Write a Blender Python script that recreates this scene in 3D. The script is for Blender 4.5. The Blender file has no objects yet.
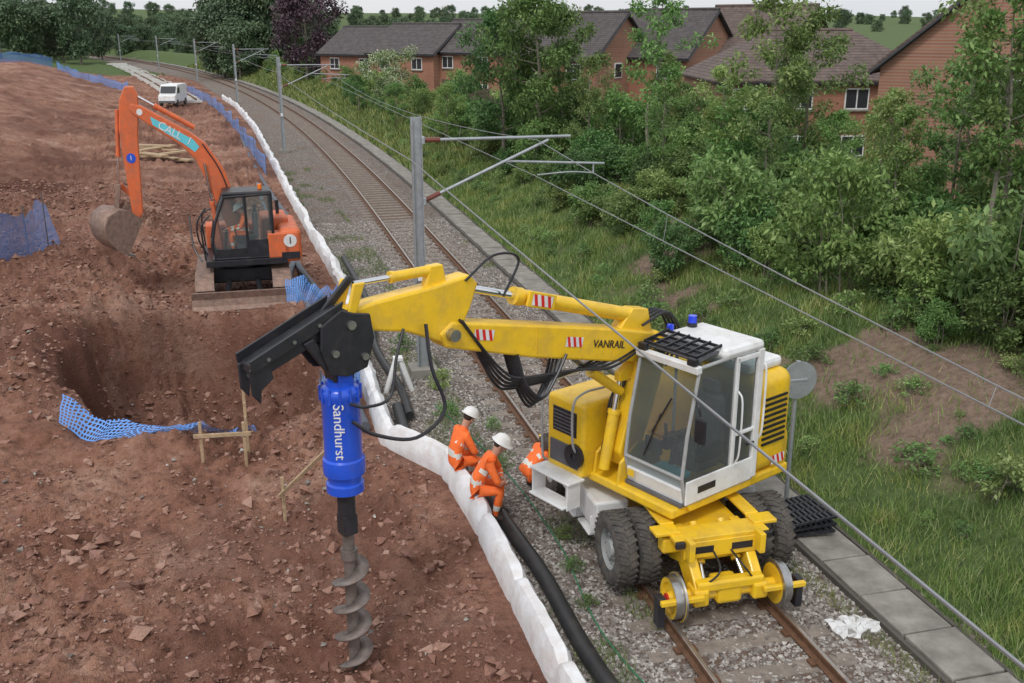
import bpy,bmesh,math,random
import numpy as np
from mathutils import Vector,Matrix,Euler
R=math.radians
random.seed(7); rng=np.random.default_rng(7)
scn=bpy.context.scene
COL=scn.collection

# ---------------------------------------------------------------- materials
def newmat(name):
    m=bpy.data.materials.new(name); m.use_nodes=True
    nt=m.node_tree; b=nt.nodes['Principled BSDF']
    return m,nt,b
def N(nt,t,**k):
    n=nt.nodes.new(t)
    for a,v in k.items(): setattr(n,a,v)
    return n
def noise(nt,scale,detail=5,rough=.6,vec=None):
    n=N(nt,'ShaderNodeTexNoise'); n.inputs['Scale'].default_value=scale
    n.inputs['Detail'].default_value=detail; n.inputs['Roughness'].default_value=rough
    if vec is not None: nt.links.new(vec,n.inputs['Vector'])
    return n
def ramp(nt,fac,stops):
    r=N(nt,'ShaderNodeValToRGB'); e=r.color_ramp.elements
    while len(e)<len(stops): e.new(.5)
    for i,(p,c) in enumerate(stops):
        e[i].position=p; e[i].color=(c[0],c[1],c[2],1)
    nt.links.new(fac,r.inputs['Fac']); return r
def mixc(nt,fac,a,b,bt='MIX'):
    m=N(nt,'ShaderNodeMix',data_type='RGBA',blend_type=bt)
    for sock,v in ((m.inputs[0],fac),(m.inputs[6],a),(m.inputs[7],b)):
        if hasattr(v,'is_output'): nt.links.new(v,sock)
        elif isinstance(v,(tuple,list)): sock.default_value=(v[0],v[1],v[2],1)
        else: sock.default_value=v
    return m.outputs[2]
def mat(name,col,rough=.5,metal=0,var=.12,scale=6,bump=0,dirt=0,dirtcol=(.16,.09,.06),coat=0,bscale=60):
    m,nt,b=newmat(name)
    tc=N(nt,'ShaderNodeTexCoord')
    n=noise(nt,scale,4,vec=tc.outputs['Object'])
    lo=[c*(1-var) for c in col]; hi=[min(1,c*(1+var)) for c in col]
    r=ramp(nt,n.outputs['Fac'],[(.3,lo),(.7,hi)])
    out=r.outputs['Color']
    if dirt>0:
        n2=noise(nt,scale*.7+1.3,6,.7,tc.outputs['Object'])
        r2=ramp(nt,n2.outputs['Fac'],[(.62-dirt*.35,(0,0,0)),(.78,(dirt,dirt,dirt))])
        out=mixc(nt,r2.outputs['Color'],out,dirtcol)
        rr=N(nt,'ShaderNodeMapRange'); rr.inputs['To Min'].default_value=rough; rr.inputs['To Max'].default_value=.85
        nt.links.new(r2.outputs['Color'],rr.inputs['Value']); nt.links.new(rr.outputs[0],b.inputs['Roughness'])
    else: b.inputs['Roughness'].default_value=rough
    nt.links.new(out,b.inputs['Base Color']); b.inputs['Metallic'].default_value=metal
    if coat: b.inputs['Coat Weight'].default_value=coat
    if bump:
        n3=noise(nt,bscale,3,.6,tc.outputs['Object'])
        bp=N(nt,'ShaderNodeBump'); bp.inputs['Strength'].default_value=bump; bp.inputs['Distance'].default_value=.02
        nt.links.new(n3.outputs['Fac'],bp.inputs['Height']); nt.links.new(bp.outputs[0],b.inputs['Normal'])
    return m
YEL=mat('yellow_paint',(.82,.52,.02),.34,0,.07,3,dirt=.5,dirtcol=(.30,.19,.08),coat=.2)
ORG=mat('orange_paint',(.66,.135,.04),.45,0,.12,3,dirt=.6,dirtcol=(.24,.13,.09))
BLK=mat('black_paint',(.018,.019,.024),.38,0,.3,5,dirt=.35,dirtcol=(.07,.055,.05))
RUB=mat('rubber',(.055,.052,.05),.85,0,.25,9,bump=.3,dirt=.6,dirtcol=(.21,.17,.13))
PIPE=mat('black_pipe_plastic',(.02,.021,.023),.45,0,.25,4,dirt=.35,dirtcol=(.12,.09,.07))
BLU=mat('blue_paint',(.014,.085,.60),.3,0,.1,3,dirt=.25,dirtcol=(.1,.08,.1),coat=.3)
WHT=mat('white_paint',(.72,.73,.73),.4,0,.06,3,dirt=.45,dirtcol=(.38,.30,.24))
STL=mat('steel',(.42,.42,.42),.3,.9,.2,12,dirt=.3,dirtcol=(.2,.13,.09))
CHR=mat('chrome_rod',(.75,.76,.78),.12,1,.05,5)
GAL=mat('galvanised_steel',(.36,.39,.41),.5,.5,.15,7)
MUDM=mat('dirty_steel',(.26,.18,.145),.6,.4,.35,8,bump=.4,dirt=.6,dirtcol=(.33,.19,.14))
AUG=mat('auger_steel',(.17,.15,.14),.55,.35,.35,9,bump=.3,dirt=.7,dirtcol=(.20,.12,.09))
RAILS=mat('rusty_rail',(.16,.085,.05),.7,.3,.3,10,bump=.2)
RAILT=mat('rail_head',(.42,.38,.35),.35,.9,.2,10)
SLP=mat('sleeper_concrete',(.22,.185,.155),.9,0,.3,6,bump=.4)
CONC=mat('trough_concrete',(.26,.245,.22),.9,0,.3,2.5,bump=.5,dirt=.6,dirtcol=(.13,.11,.09))
WSHEET=mat('white_sheeting',(.74,.75,.77),.6,0,.08,2.2,bump=.6,bscale=9,dirt=.6,dirtcol=(.42,.31,.24))
WOOD=mat('pale_timber',(.40,.29,.18),.8,0,.25,12,bump=.3,dirt=.3)
FWOOD=mat('fence_timber',(.12,.085,.06),.9,0,.35,6,bump=.3)
HIV=mat('hi_vis_orange',(.95,.17,.03),.7,0,.12,9,dirt=.2,dirtcol=(.4,.12,.05),bump=.6,bscale=14)
HIY=mat('reflective_band',(.70,.72,.66),.35,0,.08,9)
SKIN=mat('skin',(.50,.27,.19),.6,0,.1,9)
BOOT=mat('boots',(.04,.03,.025),.7,0,.2,9)
GREY=mat('grey_plastic',(.10,.10,.11),.5,0,.2,6)
CABF=mat('cab_frame_grey',(.34,.35,.35),.4,0,.1,6,dirt=.3)
GRN=mat('green_cloth',(.03,.16,.07),.8,0,.2,6)
SBLUE=mat('cyan_panel',(.12,.55,.65),.4,0,.05,3,dirt=.3)
RED=mat('red_paint',(.62,.02,.015),.4,0,.1,4)
BULB=mat('blue_lens',(.02,.06,.7),.15,0,.05,4)
AMB=mat('amber_lens',(.9,.2,.02),.2,0,.05,4)
HAIR=mat('hair',(.04,.025,.015),.8,0,.2,30)
def glassmat(name,tint,tr,base=(.02,.03,.03)):
    m,nt,b=newmat(name)
    b.inputs['Base Color'].default_value=(*base,1); b.inputs['Roughness'].default_value=.04
    t=N(nt,'ShaderNodeBsdfTransparent'); t.inputs[0].default_value=(*tint,1)
    mx=N(nt,'ShaderNodeMixShader'); f=N(nt,'ShaderNodeFresnel'); f.inputs[0].default_value=1.6
    mr=N(nt,'ShaderNodeMapRange'); mr.inputs['To Min'].default_value=1-tr; mr.inputs['To Max'].default_value=1
    nt.links.new(f.outputs[0],mr.inputs['Value']); nt.links.new(mr.outputs[0],mx.inputs[0])
    nt.links.new(t.outputs[0],mx.inputs[1]); nt.links.new(b.outputs[0],mx.inputs[2])
    nt.links.new(mx.outputs[0],nt.nodes['Material Output'].inputs[0]); return m
GLS=glassmat('cab_glass',(.80,.87,.86),.84,(.30,.34,.35))
m,nt,b=newmat('window_glass'); b.inputs['Base Color'].default_value=(.03,.035,.04,1); b.inputs['Roughness'].default_value=.08; WGL=m
def netmat(name,col,cell):
    m,nt,b=newmat(name); b.inputs['Base Color'].default_value=(*col,1); b.inputs['Roughness'].default_value=.6
    uv=N(nt,'ShaderNodeUVMap'); sep=N(nt,'ShaderNodeSeparateXYZ'); nt.links.new(uv.outputs[0],sep.inputs[0])
    outs=[]
    for i,cs in ((0,cell),(1,cell*.7)):
        d=N(nt,'ShaderNodeMath',operation='DIVIDE'); d.inputs[1].default_value=cs; nt.links.new(sep.outputs[i],d.inputs[0])
        f=N(nt,'ShaderNodeMath',operation='FRACT'); nt.links.new(d.outputs[0],f.inputs[0])
        l=N(nt,'ShaderNodeMath',operation='LESS_THAN'); l.inputs[1].default_value=.36; nt.links.new(f.outputs[0],l.inputs[0]); outs.append(l)
    mx=N(nt,'ShaderNodeMath',operation='MAXIMUM'); nt.links.new(outs[0].outputs[0],mx.inputs[0]); nt.links.new(outs[1].outputs[0],mx.inputs[1])
    t=N(nt,'ShaderNodeBsdfTransparent'); ms=N(nt,'ShaderNodeMixShader')
    nt.links.new(mx.outputs[0],ms.inputs[0]); nt.links.new(t.outputs[0],ms.inputs[1]); nt.links.new(b.outputs[0],ms.inputs[2])
    nt.links.new(ms.outputs[0],nt.nodes['Material Output'].inputs[0]); return m
NET=netmat('blue_net',(.12,.30,.70),.05)
def leafmat(name,a,bc,c,trl=.3,patch=False):
    m,nt,b=newmat(name)
    g=N(nt,'ShaderNodeNewGeometry'); oi=N(nt,'ShaderNodeObjectInfo')
    r=ramp(nt,g.outputs['Random Per Island'],[(0,a),(.55,bc),(1,c)]); col=r.outputs[0]
    if patch:
        pn=noise(nt,.9,3,.6,g.outputs['Position']); pr=ramp(nt,pn.outputs['Fac'],[(.35,(.55,.66,.6)),(.52,(.9,.95,.85)),(.68,(1.3,1.1,1.0))])
        col=mixc(nt,1.0,col,pr.outputs[0],'MULTIPLY')
    hs=N(nt,'ShaderNodeHueSaturation')
    mr=N(nt,'ShaderNodeMapRange'); mr.inputs['To Min'].default_value=.72; mr.inputs['To Max'].default_value=1.35
    nt.links.new(oi.outputs['Random'],mr.inputs['Value']); nt.links.new(mr.outputs[0],hs.inputs['Value'])
    mr2=N(nt,'ShaderNodeMapRange'); mr2.inputs['To Min'].default_value=.47; mr2.inputs['To Max'].default_value=.51
    mm=N(nt,'ShaderNodeMath',operation='MULTIPLY'); mm.inputs[1].default_value=7.3; fr=N(nt,'ShaderNodeMath',operation='FRACT')
    nt.links.new(oi.outputs['Random'],mm.inputs[0]); nt.links.new(mm.outputs[0],fr.inputs[0]); nt.links.new(fr.outputs[0],mr2.inputs['Value'])
    nt.links.new(mr2.outputs[0],hs.inputs['Hue'])
    nt.links.new(col,hs.inputs['Color']); nt.links.new(hs.outputs[0],b.inputs['Base Color'])
    b.inputs['Roughness'].default_value=.55
    if trl:
        tl=N(nt,'ShaderNodeBsdfTranslucent'); nt.links.new(hs.outputs[0],tl.inputs[0])
        ms=N(nt,'ShaderNodeMixShader'); ms.inputs[0].default_value=trl
        nt.links.new(b.outputs[0],ms.inputs[1]); nt.links.new(tl.outputs[0],ms.inputs[2])
        nt.links.new(ms.outputs[0],nt.nodes['Material Output'].inputs[0])
    return m
LEAF=leafmat('leaf_green',(.08,.165,.042),(.14,.265,.072),(.23,.36,.12))
LEAFL=leafmat('leaf_light',(.11,.19,.05),(.19,.30,.085),(.30,.41,.16))
LEAFD=leafmat('leaf_dark',(.055,.125,.036),(.10,.20,.06),(.16,.28,.09))
LEAFF=leafmat('leaf_far',(.055,.10,.05),(.09,.15,.075),(.13,.19,.10),0)  # distance haze put into the leaf colour: lighter, bluer green
LEAFP=leafmat('leaf_purple',(.035,.022,.03),(.065,.036,.05),(.09,.055,.068),0)
LEAFB=leafmat('leaf_blossom',(.09,.17,.05),(.14,.22,.08),(.42,.42,.34),0)
GRS=leafmat('grass_blade',(.09,.165,.04),(.165,.255,.065),(.33,.34,.17),.15,True)
BARK=mat('bark',(.21,.19,.15),.9,0,.3,9)

# ---------------------------------------------------------------- mesh helpers
def mesh_np(name,V,F,mats,mi=None,smooth=False):
    me=bpy.data.meshes.new(name); V=np.asarray(V,dtype=np.float32); F=np.asarray(F,dtype=np.int32)
    k=F.shape[1]; me.vertices.add(len(V)); me.vertices.foreach_set('co',V.ravel())
    me.loops.add(F.size); me.loops.foreach_set('vertex_index',F.ravel())
    me.polygons.add(len(F)); me.polygons.foreach_set('loop_start',np.arange(0,F.size,k,dtype=np.int32))
    try: me.polygons.foreach_set('loop_total',np.full(len(F),k,dtype=np.int32))
    except Exception: pass
    if not isinstance(mats,(list,tuple)): mats=[mats]
    for m in mats: me.materials.append(m)
    if mi is not None: me.polygons.foreach_set('material_index',np.asarray(mi,dtype=np.int32))
    me.polygons.foreach_set('use_smooth',np.full(len(F),bool(smooth)))
    me.update(calc_edges=True); return me
def obj(name,me,parent=None,loc=(0,0,0),rot=(0,0,0)):
    o=bpy.data.objects.new(name,me); COL.objects.link(o); o.location=loc; o.rotation_euler=rot
    if parent: o.parent=parent
    return o
def empty(name,loc=(0,0,0),rot=(0,0,0),parent=None):
    o=obj(name,None,parent,loc,rot); o.empty_display_size=.3; return o
def mk(name,V,F,m,parent=None,smooth=False,bevel=0,loc=(0,0,0),rot=(0,0,0),auto=False):
    me=bpy.data.meshes.new(name); me.from_pydata([tuple(v) for v in V],[],[tuple(f) for f in F])
    bm=bmesh.new(); bm.from_mesh(me); bmesh.ops.recalc_face_normals(bm,faces=bm.faces)
    for f in bm.faces: f.smooth=smooth
    if auto:
        for f in bm.faces: f.smooth=True
        for e in bm.edges:
            if len(e.link_faces)==2 and e.calc_face_angle(0)>.6: e.smooth=False
    bm.to_mesh(me); bm.free(); me.materials.append(m)
    o=obj(name,me,parent,loc,rot)
    if bevel:
        b=o.modifiers.new('b','BEVEL'); b.width=bevel; b.segments=2; b.limit_method='ANGLE'; b.angle_limit=R(35)
    return o
def box_vf(c,s,rot=None):
    V=[Vector((x*s[0]/2,y*s[1]/2,z*s[2]/2)) for x in(-1,1) for y in(-1,1) for z in(-1,1)]
    if rot is not None:
        M=Euler(rot).to_matrix() if not isinstance(rot,Matrix) else rot
        V=[M@v for v in V]
    V=[v+Vector(c) for v in V]
    return V,[(0,1,3,2),(4,6,7,5),(0,4,5,1),(2,3,7,6),(0,2,6,4),(1,5,7,3)]
class Acc:
    def __init__(s): s.V=[];s.F=[]
    def add(s,vf):
        n=len(s.V); s.V+=list(vf[0]); s.F+=[tuple(i+n for i in f) for f in vf[1]]
    def make(s,name,m,parent=None,**k): return mk(name,s.V,s.F,m,parent,**k)
def box(name,c,s,m,parent=None,rot=None,bevel=.012):
    V,F=box_vf(c,s,rot); return mk(name,V,F,m,parent,bevel=bevel)
def prism(name,pts,y0,y1,m,parent=None,bevel=.015):
    n=len(pts); V=[(p[0],y0,p[1]) for p in pts]+[(p[0],y1,p[1]) for p in pts]
    F=[tuple(range(n)),tuple(range(2*n-1,n-1,-1))]+[(i,(i+1)%n,n+(i+1)%n,n+i) for i in range(n)]
    return mk(name,V,F,m,parent,bevel=bevel)
def catmull(P,k=6):
    P=[Vector(p) for p in P]
    if len(P)<3: return P
    out=[]; Q=[P[0]*2-P[1]]+P+[P[-1]*2-P[-2]]
    for i in range(1,len(Q)-2):
        a,b,c,d=Q[i-1:i+3]
        for j in range(k):
            t=j/k; out.append(.5*((2*b)+(c-a)*t+(2*a-5*b+4*c-d)*t*t+(3*b-a-3*c+d)*t**3))
    out.append(P[-1]); return out
def sweep_vf(P,r,n=8,caps=True):
    P=[Vector(p) for p in P]; V=[];F=[]
    if not hasattr(r,'__len__'): r=[r]*len(P)
    up=None
    for i,p in enumerate(P):
        t=(P[min(i+1,len(P)-1)]-P[max(i-1,0)])
        t=t.normalized() if t.length>1e-9 else Vector((0,0,1))
        if up is None: up=Vector((0,0,1)) if abs(t.z)<.9 else Vector((1,0,0))
        s=t.cross(up).normalized(); up=s.cross(t).normalized()
        for j in range(n):
            a=2*math.pi*j/n; V.append(p+(s*math.cos(a)+up*math.sin(a))*r[i])
    for i in range(len(P)-1):
        for j in range(n): F.append((i*n+j,i*n+(j+1)%n,(i+1)*n+(j+1)%n,(i+1)*n+j))
    if caps: F.append(tuple(range(n))); F.append(tuple(range(len(P)*n-1,(len(P)-1)*n-1,-1)))
    return V,F
def tube(name,a,b,r,m,parent=None,r2=None,n=20):
    V,F=sweep_vf([a,b],[r,r if r2 is None else r2],n); return mk(name,V,F,m,parent,auto=True)
def hose(name,P,r,m,parent=None,n=8,k=6):
    V,F=sweep_vf(catmull(P,k),r,n); return mk(name,V,F,m,parent,auto=True)
def lathe_vf(prof,n=32,axis='x',c=(0,0,0)):
    V=[];F=[];k=len(prof)
    for j in range(n):
        a=2*math.pi*j/n
        for (r,h) in prof:
            if axis=='x': v=(h,r*math.cos(a),r*math.sin(a))
            elif axis=='y': v=(r*math.cos(a),h,r*math.sin(a))
            else: v=(r*math.cos(a),r*math.sin(a),h)
            V.append(Vector(v)+Vector(c))
    for j in range(n):
        for i in range(k-1):
            F.append((j*k+i,((j+1)%n)*k+i,((j+1)%n)*k+i+1,j*k+i+1))
    return V,F
def lathe(name,prof,m,parent=None,n=32,axis='x',c=(0,0,0)):
    V,F=lathe_vf(prof,n,axis,c); return mk(name,V,F,m,parent,auto=True)
def text(name,s,size,m,parent,loc,rot,ex=.003):
    cu=bpy.data.curves.new(name,'FONT'); cu.body=s; cu.size=size; cu.extrude=ex; cu.align_x='CENTER'; cu.align_y='CENTER'
    cu.materials.append(m); o=obj(name,cu,parent,loc,rot); return o

# ---------------------------------------------------------------- noise / terrain
TAB=rng.random((256,256))
def vn(x,y):
    x=np.asarray(x,float);y=np.asarray(y,float)
    xi=np.floor(x).astype(int);yi=np.floor(y).astype(int);fx=x-xi;fy=y-yi
    fx=fx*fx*(3-2*fx);fy=fy*fy*(3-2*fy)
    g=lambda a,b:TAB[a&255,b&255]
    return (g(xi,yi)*(1-fx)+g(xi+1,yi)*fx)*(1-fy)+(g(xi,yi+1)*(1-fx)+g(xi+1,yi+1)*fx)*fy
def fbm(x,y,o=4):
    s=0;a=.5;t=0
    for i in range(o):
        s=s+a*vn(x+i*17.3,y+i*9.1); t+=a; a*=.5
        x,y=(x*1.62-y*1.22),(x*1.22+y*1.62)
    return s/t-.5
def S(t): t=np.clip(t,0,1); return t*t*(3-2*t)
def cv(y): return -(np.maximum(0,np.asarray(y,float)-40))**2/1400
BY=[-10,14,15.6,17.2,21.5,28.9,41.6,78,100,150,300]
BX=[3.35,3.05,2.95,2.1,2.1,2.4,1.85,.6,-.8,-6.5,-44]
def bar(y): return np.interp(y,BY,BX)
def gz(x,y,fine=True):
    x=np.asarray(x,float);y=np.asarray(y,float)
    c=cv(y);u=bar(y)-x;v=x-(8.4+c)
    w=S((u-.1)/1.2)
    zm=.02+w*(fbm(x*.3,y*.3)*.5+np.abs(fbm(x*1.1+5,y*1.1,4))*.6-.06)
    zm=zm+S((u-4.5)/3.2)*.75*S((y-13)/8)*S((60-y)/20)+2.4*S((u-9)/14)*S((y-14)/22)
    zm=zm+.5*S((u-2)/6)*S((14-y)/6)
    pad=S((2.9-np.sqrt((x+.4)**2+((y-29.3)*.9)**2))/.9)
    e=np.sqrt(((x+1.45)/2.85)**2+((y-22.6)/4.1)**2)+.62*fbm(x*.6,y*.6,5)
    pit=S((1.08-e)/.20)*(1-pad)
    zm=zm*(1-.5*pit)-2.1*pit+pit*np.abs(fbm(x*1.3,y*1.3))*1.1
    rim=np.exp(-((e-1.25)/.16)**2)*.2
    zm=zm+rim*S((-.2-x)/1)
    if fine:
        ru=.6+1.0*S((fbm(x*.28+50,y*.28)+.12)/.25)
        ru=ru*(1+.6*S((y-16)/20))
        zm=zm+w*ru*(np.abs(fbm(x*2.7,y*2.7,4))*.36+(S((vn(x*5.1,y*5.1)-.6)/.2))*.055+(vn(x*9,y*9)-.5)*.06+(vn(x*17,y*17)-.5)*.03)
    zm=zm*(1-pad)+(.03+.04*vn(x*6,y*6))*pad
    zb=1.55*S(v/5.2)-1.5*S((v-7)/9)+fbm(x*.5,y*.5)*.35*S(v/2)+(fbm(x*2.5,y*2.5,3)*.12*S(v/1) if fine else 0)
    z=np.where(u>-.12,zm,np.where(v>0,zb-.05,-.10))
    far=S((y-350)/1500)*26+S((y-200)/300)*2*S((x+60)/-100)
    return z+far
def grow(a,b,step,g):
    out=[a];s=step
    while out[-1]<b: out.append(out[-1]+s); s*=g
    return out
xs=np.array(sorted([-9-(v) for v in grow(0,600,.10,1.05)][1:])+list(np.arange(-9,9,.07))+[9+v for v in grow(0,900,.12,1.05)])
ys=np.array(list(np.arange(-8,6,.5))+list(np.arange(6,32,.07))+[32+v for v in grow(0,3500,.08,1.014)])
X,Y=np.meshgrid(xs,ys); Z=gz(X,Y)
nx,ny=len(xs),len(ys)
idx=np.arange(nx*ny).reshape(ny,nx)
F=np.stack([idx[:-1,:-1],idx[:-1,1:],idx[1:,1:],idx[1:,:-1]],-1).reshape(-1,4)
V=np.stack([X,Y,Z],-1).reshape(-1,3)
m,nt,b=newmat('ground_mix')
pos=N(nt,'ShaderNodeNewGeometry').outputs['Position']
def att(n):
    a=N(nt,'ShaderNodeAttribute'); a.attribute_name=n; return a.outputs['Fac']
nA=noise(nt,.5,7,.72,pos); nB=noise(nt,6,5,.75,pos); nC=noise(nt,30,2,.7,pos)
mud=ramp(nt,nA.outputs['Fac'],[(.33,(.165,.076,.050)),(.44,(.27,.132,.090)),(.54,(.345,.185,.13)),(.66,(.46,.29,.22))]).outputs[0]
mud2=ramp(nt,nB.outputs['Fac'],[(.3,(.38,.35,.33)),(.46,(.82,.81,.80)),(.6,(1,1,1)),(.75,(1.0,1.0,1.0))]).outputs[0]
mud=mixc(nt,1.0,mud,mud2,'MULTIPLY')
wet=mixc(nt,att('wet'),mud,(.135,.060,.042))
vo=N(nt,'ShaderNodeTexVoronoi'); vo.inputs['Scale'].default_value=17; nt.links.new(pos,vo.inputs['Vector'])
sepc=N(nt,'ShaderNodeSeparateColor'); nt.links.new(vo.outputs['Color'],sepc.inputs[0])
bal=ramp(nt,sepc.outputs[0],[(0,(.13,.11,.095)),(.45,(.25,.22,.195)),(.8,(.35,.31,.285)),(1,(.50,.46,.43))]).outputs[0]
edge=ramp(nt,vo.outputs['Distance'],[(.0,(1,1,1)),(.5,(.9,.9,.9)),(.75,(.3,.3,.3))]).outputs[0]
bal=mixc(nt,1.0,bal,edge,'MULTIPLY')
stain=ramp(nt,nA.outputs['Fac'],[(.4,(0,0,0)),(.62,(.6,.6,.6))]).outputs[0]
bal=mixc(nt,stain,bal,(.20,.135,.10))
bal=mixc(nt,att('fourfoot'),bal,(.16,.108,.08))
gr=ramp(nt,nB.outputs['Fac'],[(.3,(.045,.075,.025)),(.6,(.105,.15,.05)),(.8,(.17,.185,.085))]).outputs[0]
soil=ramp(nt,nB.outputs['Fac'],[(.3,(.14,.095,.07)),(.7,(.30,.215,.165))]).outputs[0]
gr=mixc(nt,att('soil'),gr,soil)
c1=mixc(nt,att('ballast'),gr,bal); c2=mixc(nt,att('mud'),c1,wet)
nt.links.new(c2,b.inputs['Base Color']); b.inputs['Roughness'].default_value=.92; b.inputs['Specular IOR Level'].default_value=.25
bp=N(nt,'ShaderNodeBump'); bp.inputs['Strength'].default_value=1; bp.inputs['Distance'].default_value=.09
ad=N(nt,'ShaderNodeMath',operation='ADD'); nt.links.new(nB.outputs['Fac'],ad.inputs[0])
ml=N(nt,'ShaderNodeMath',operation='MULTIPLY'); ml.inputs[1].default_value=.4; nt.links.new(nC.outputs['Fac'],ml.inputs[0]); nt.links.new(ml.outputs[0],ad.inputs[1])
nt.links.new(ad.outputs[0],bp.inputs['Height']); nt.links.new(bp.outputs[0],b.inputs['Normal'])
GROUND=m
me=mesh_np('ground',V,F,GROUND,smooth=True)
x,y,z=V[:,0],V[:,1],V[:,2]
def soilmask(x,y):
    v=x-(8.4+cv(y)); return S((fbm(x*.35+40,y*.35)-.02)/.10)*S((v-.9)/1)*S((6.5-v)/2)*S((36-y)/8)
u=bar(y)-x; v=x-(8.4+cv(y)); jit=fbm(x*1.5,y*1.5)*.5
mudw=((u+jit*.6>-.1)&(y<165)&(x>-75)).astype(np.float32)
balw=((u<=.3)&(v+jit*1.2<.05)&(y<400)).astype(np.float32)
soilw=soilmask(x,y)
ff=S((1.15-np.abs(x-5.6-cv(y)))/.3)*.65
e=np.sqrt(((x+1.45)/2.85)**2+((y-22.6)/4.1)**2)
wetw=np.clip(S((1.35-e)/.5)*.6+S((fbm(x*.22+3,y*.22)-.04)/.12)*.6+S((u-6)/4)*S((70-y)/20)*.45*S((y-18)/6),0,1)
for nme,arr in (('mud',mudw),('ballast',balw),('soil',soilw),('wet',wetw),('fourfoot',ff)):
    a=me.attributes.new(nme,'FLOAT','POINT'); a.data.foreach_set('value',np.asarray(arr,dtype=np.float32))
obj('ground',me)
def g1(x,y): return float(gz(x,y))

def stones(name,P,sz,m,flat=.7):
    n=len(P); base=np.array([(1,0,0),(0,1,0),(-1,0,0),(0,-1,0),(0,0,1),(0,0,-1)],float)
    bf=np.array([(0,1,4),(1,2,4),(2,3,4),(3,0,4),(1,0,5),(2,1,5),(3,2,5),(0,3,5)])
    d=base[None]*(.6+.8*rng.random((n,6,1)))+rng.normal(0,.18,(n,6,3))
    q=rng.normal(size=(n,4)); q/=np.linalg.norm(q,axis=1,keepdims=True); w,a,b_,c=q.T
    Rm=np.stack([1-2*(b_*b_+c*c),2*(a*b_-c*w),2*(a*c+b_*w),2*(a*b_+c*w),1-2*(a*a+c*c),2*(b_*c-a*w),2*(a*c-b_*w),2*(b_*c+a*w),1-2*(a*a+b_*b_)],-1).reshape(n,3,3)
    d=np.einsum('nij,nkj->nki',Rm,d)*sz[:,None,None]; d[:,:,2]*=flat
    V=(d+P[:,None,:]).reshape(-1,3); F=(bf[None]+6*np.arange(n)[:,None,None]).reshape(-1,3)
    return obj(name,mesh_np(name,V,F,m))
def stonemat(name,a,b_,c):
    m,nt,b=newmat(name); g=N(nt,'ShaderNodeNewGeometry')
    r=ramp(nt,g.outputs['Random Per Island'],[(0,a),(.5,b_),(1,c)])
    tc=N(nt,'ShaderNodeTexCoord'); nn=noise(nt,30,3,.7,tc.outputs['Object']); r2=ramp(nt,nn.outputs['Fac'],[(.3,(.6,.6,.6)),(.6,(1,1,1))])
    nt.links.new(mixc(nt,1.0,r.outputs[0],r2.outputs[0],'MULTIPLY'),b.inputs['Base Color']); b.inputs['Roughness'].default_value=.9; return m
BST=stonemat('ballast_stone',(.16,.135,.12),(.29,.26,.235),(.52,.49,.46))
CLD=stonemat('clay_clod',(.18,.085,.06),(.29,.15,.11),(.40,.25,.19))
n=60000
yy=6+rng.random(n)**1.4*34; xx=bar(yy)+.15+rng.random(n)*(7.5-bar(yy)-.1)
stones('ballast_stones',np.stack([xx,yy,np.full(n,-.10)],-1),.018+.026*rng.random(n),BST)
n=60000
yy=7+rng.random(n)**1.4*42; xx=bar(yy)-.3-rng.random(n)**.85*(7+yy*.4)
k=fbm(xx*.7+9,yy*.7)+.25*rng.random(n)>0.02; xx=xx[k];yy=yy[k]
sz=.010+.035*rng.random(len(xx))**4+.10*rng.random(len(xx))**18+.0007*yy
stones('clay_clods',np.stack([xx,yy,gz(xx,yy)+sz*.15],-1),sz,CLD)
n=300; yy=7+rng.random(n)*22; xx=bar(yy)-.4-rng.random(n)*9
stones('rubble_stones',np.stack([xx,yy,gz(xx,yy)+.02],-1),.015+.045*rng.random(n)**2,BST)

# ---------------------------------------------------------------- track
def pathpts(off,y0,y1,step):
    y=np.arange(y0,y1,step); return np.stack([5.6+off+cv(y),y],-1)
def sweep_profile(path,prof,z0):
    V=[];F=[];k=len(prof); P=path
    for i in range(len(P)):
        t=P[min(i+1,len(P)-1)]-P[max(i-1,0)]; t=t/np.linalg.norm(t); nn=(t[1],-t[0])
        zz=z0[i] if hasattr(z0,'__len__') else z0
        for a,h in prof: V.append((P[i][0]+nn[0]*a,P[i][1]+nn[1]*a,zz+h))
    for i in range(len(P)-1):
        for j in range(k): F.append((i*k+j,i*k+(j+1)%k,(i+1)*k+(j+1)%k,(i+1)*k+j))
    return V,F
trk=empty('railway_track')
a=Acc(); 
for off in(-.7525,.7525):
    a.add(sweep_profile(pathpts(off,-6,330,1.0),[(-.07,0),(-.07,.015),(-.012,.035),(-.012,.105),(-.034,.115),(-.034,.147),(.034,.147),(.034,.115),(.012,.105),(.012,.035),(.07,.015),(.07,0)],-.065))
a.make('rails',RAILS,trk)
a=Acc()
for off in(-.7525,.7525):
    a.add(sweep_profile(pathpts(off,-6,330,1.0),[(-.027,0),(-.02,.006),(.02,.006),(.027,0)],.0825))
a.make('rail_heads',RAILT,trk)
a=Acc(); ac=Acc(); yv=-5.
while yv<250:
    cx=5.6+float(cv(yv)); ang=math.atan2(-(max(0,yv-40))/700,1)
    a.add(box_vf((cx,yv,-.138),(2.5,.26,.11),(0,0,-ang)))
    if yv<40:
        for sx in(-1,1):
            for q in(-.11,.11): ac.add(box_vf((cx+sx*.7525+q,yv,-.06),(.07,.13,.04)))
    yv+=.65
a.make('sleepers',SLP,trk,bevel=.01); ac.make('rail_clips',RAILS,trk)
nt_=empty('new_track_panel')
P=np.array([(-5.2,103),(-7.6,120),(-11.5,145),(-16.5,175),(-24,214)],float)
a=Acc(); 
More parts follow.
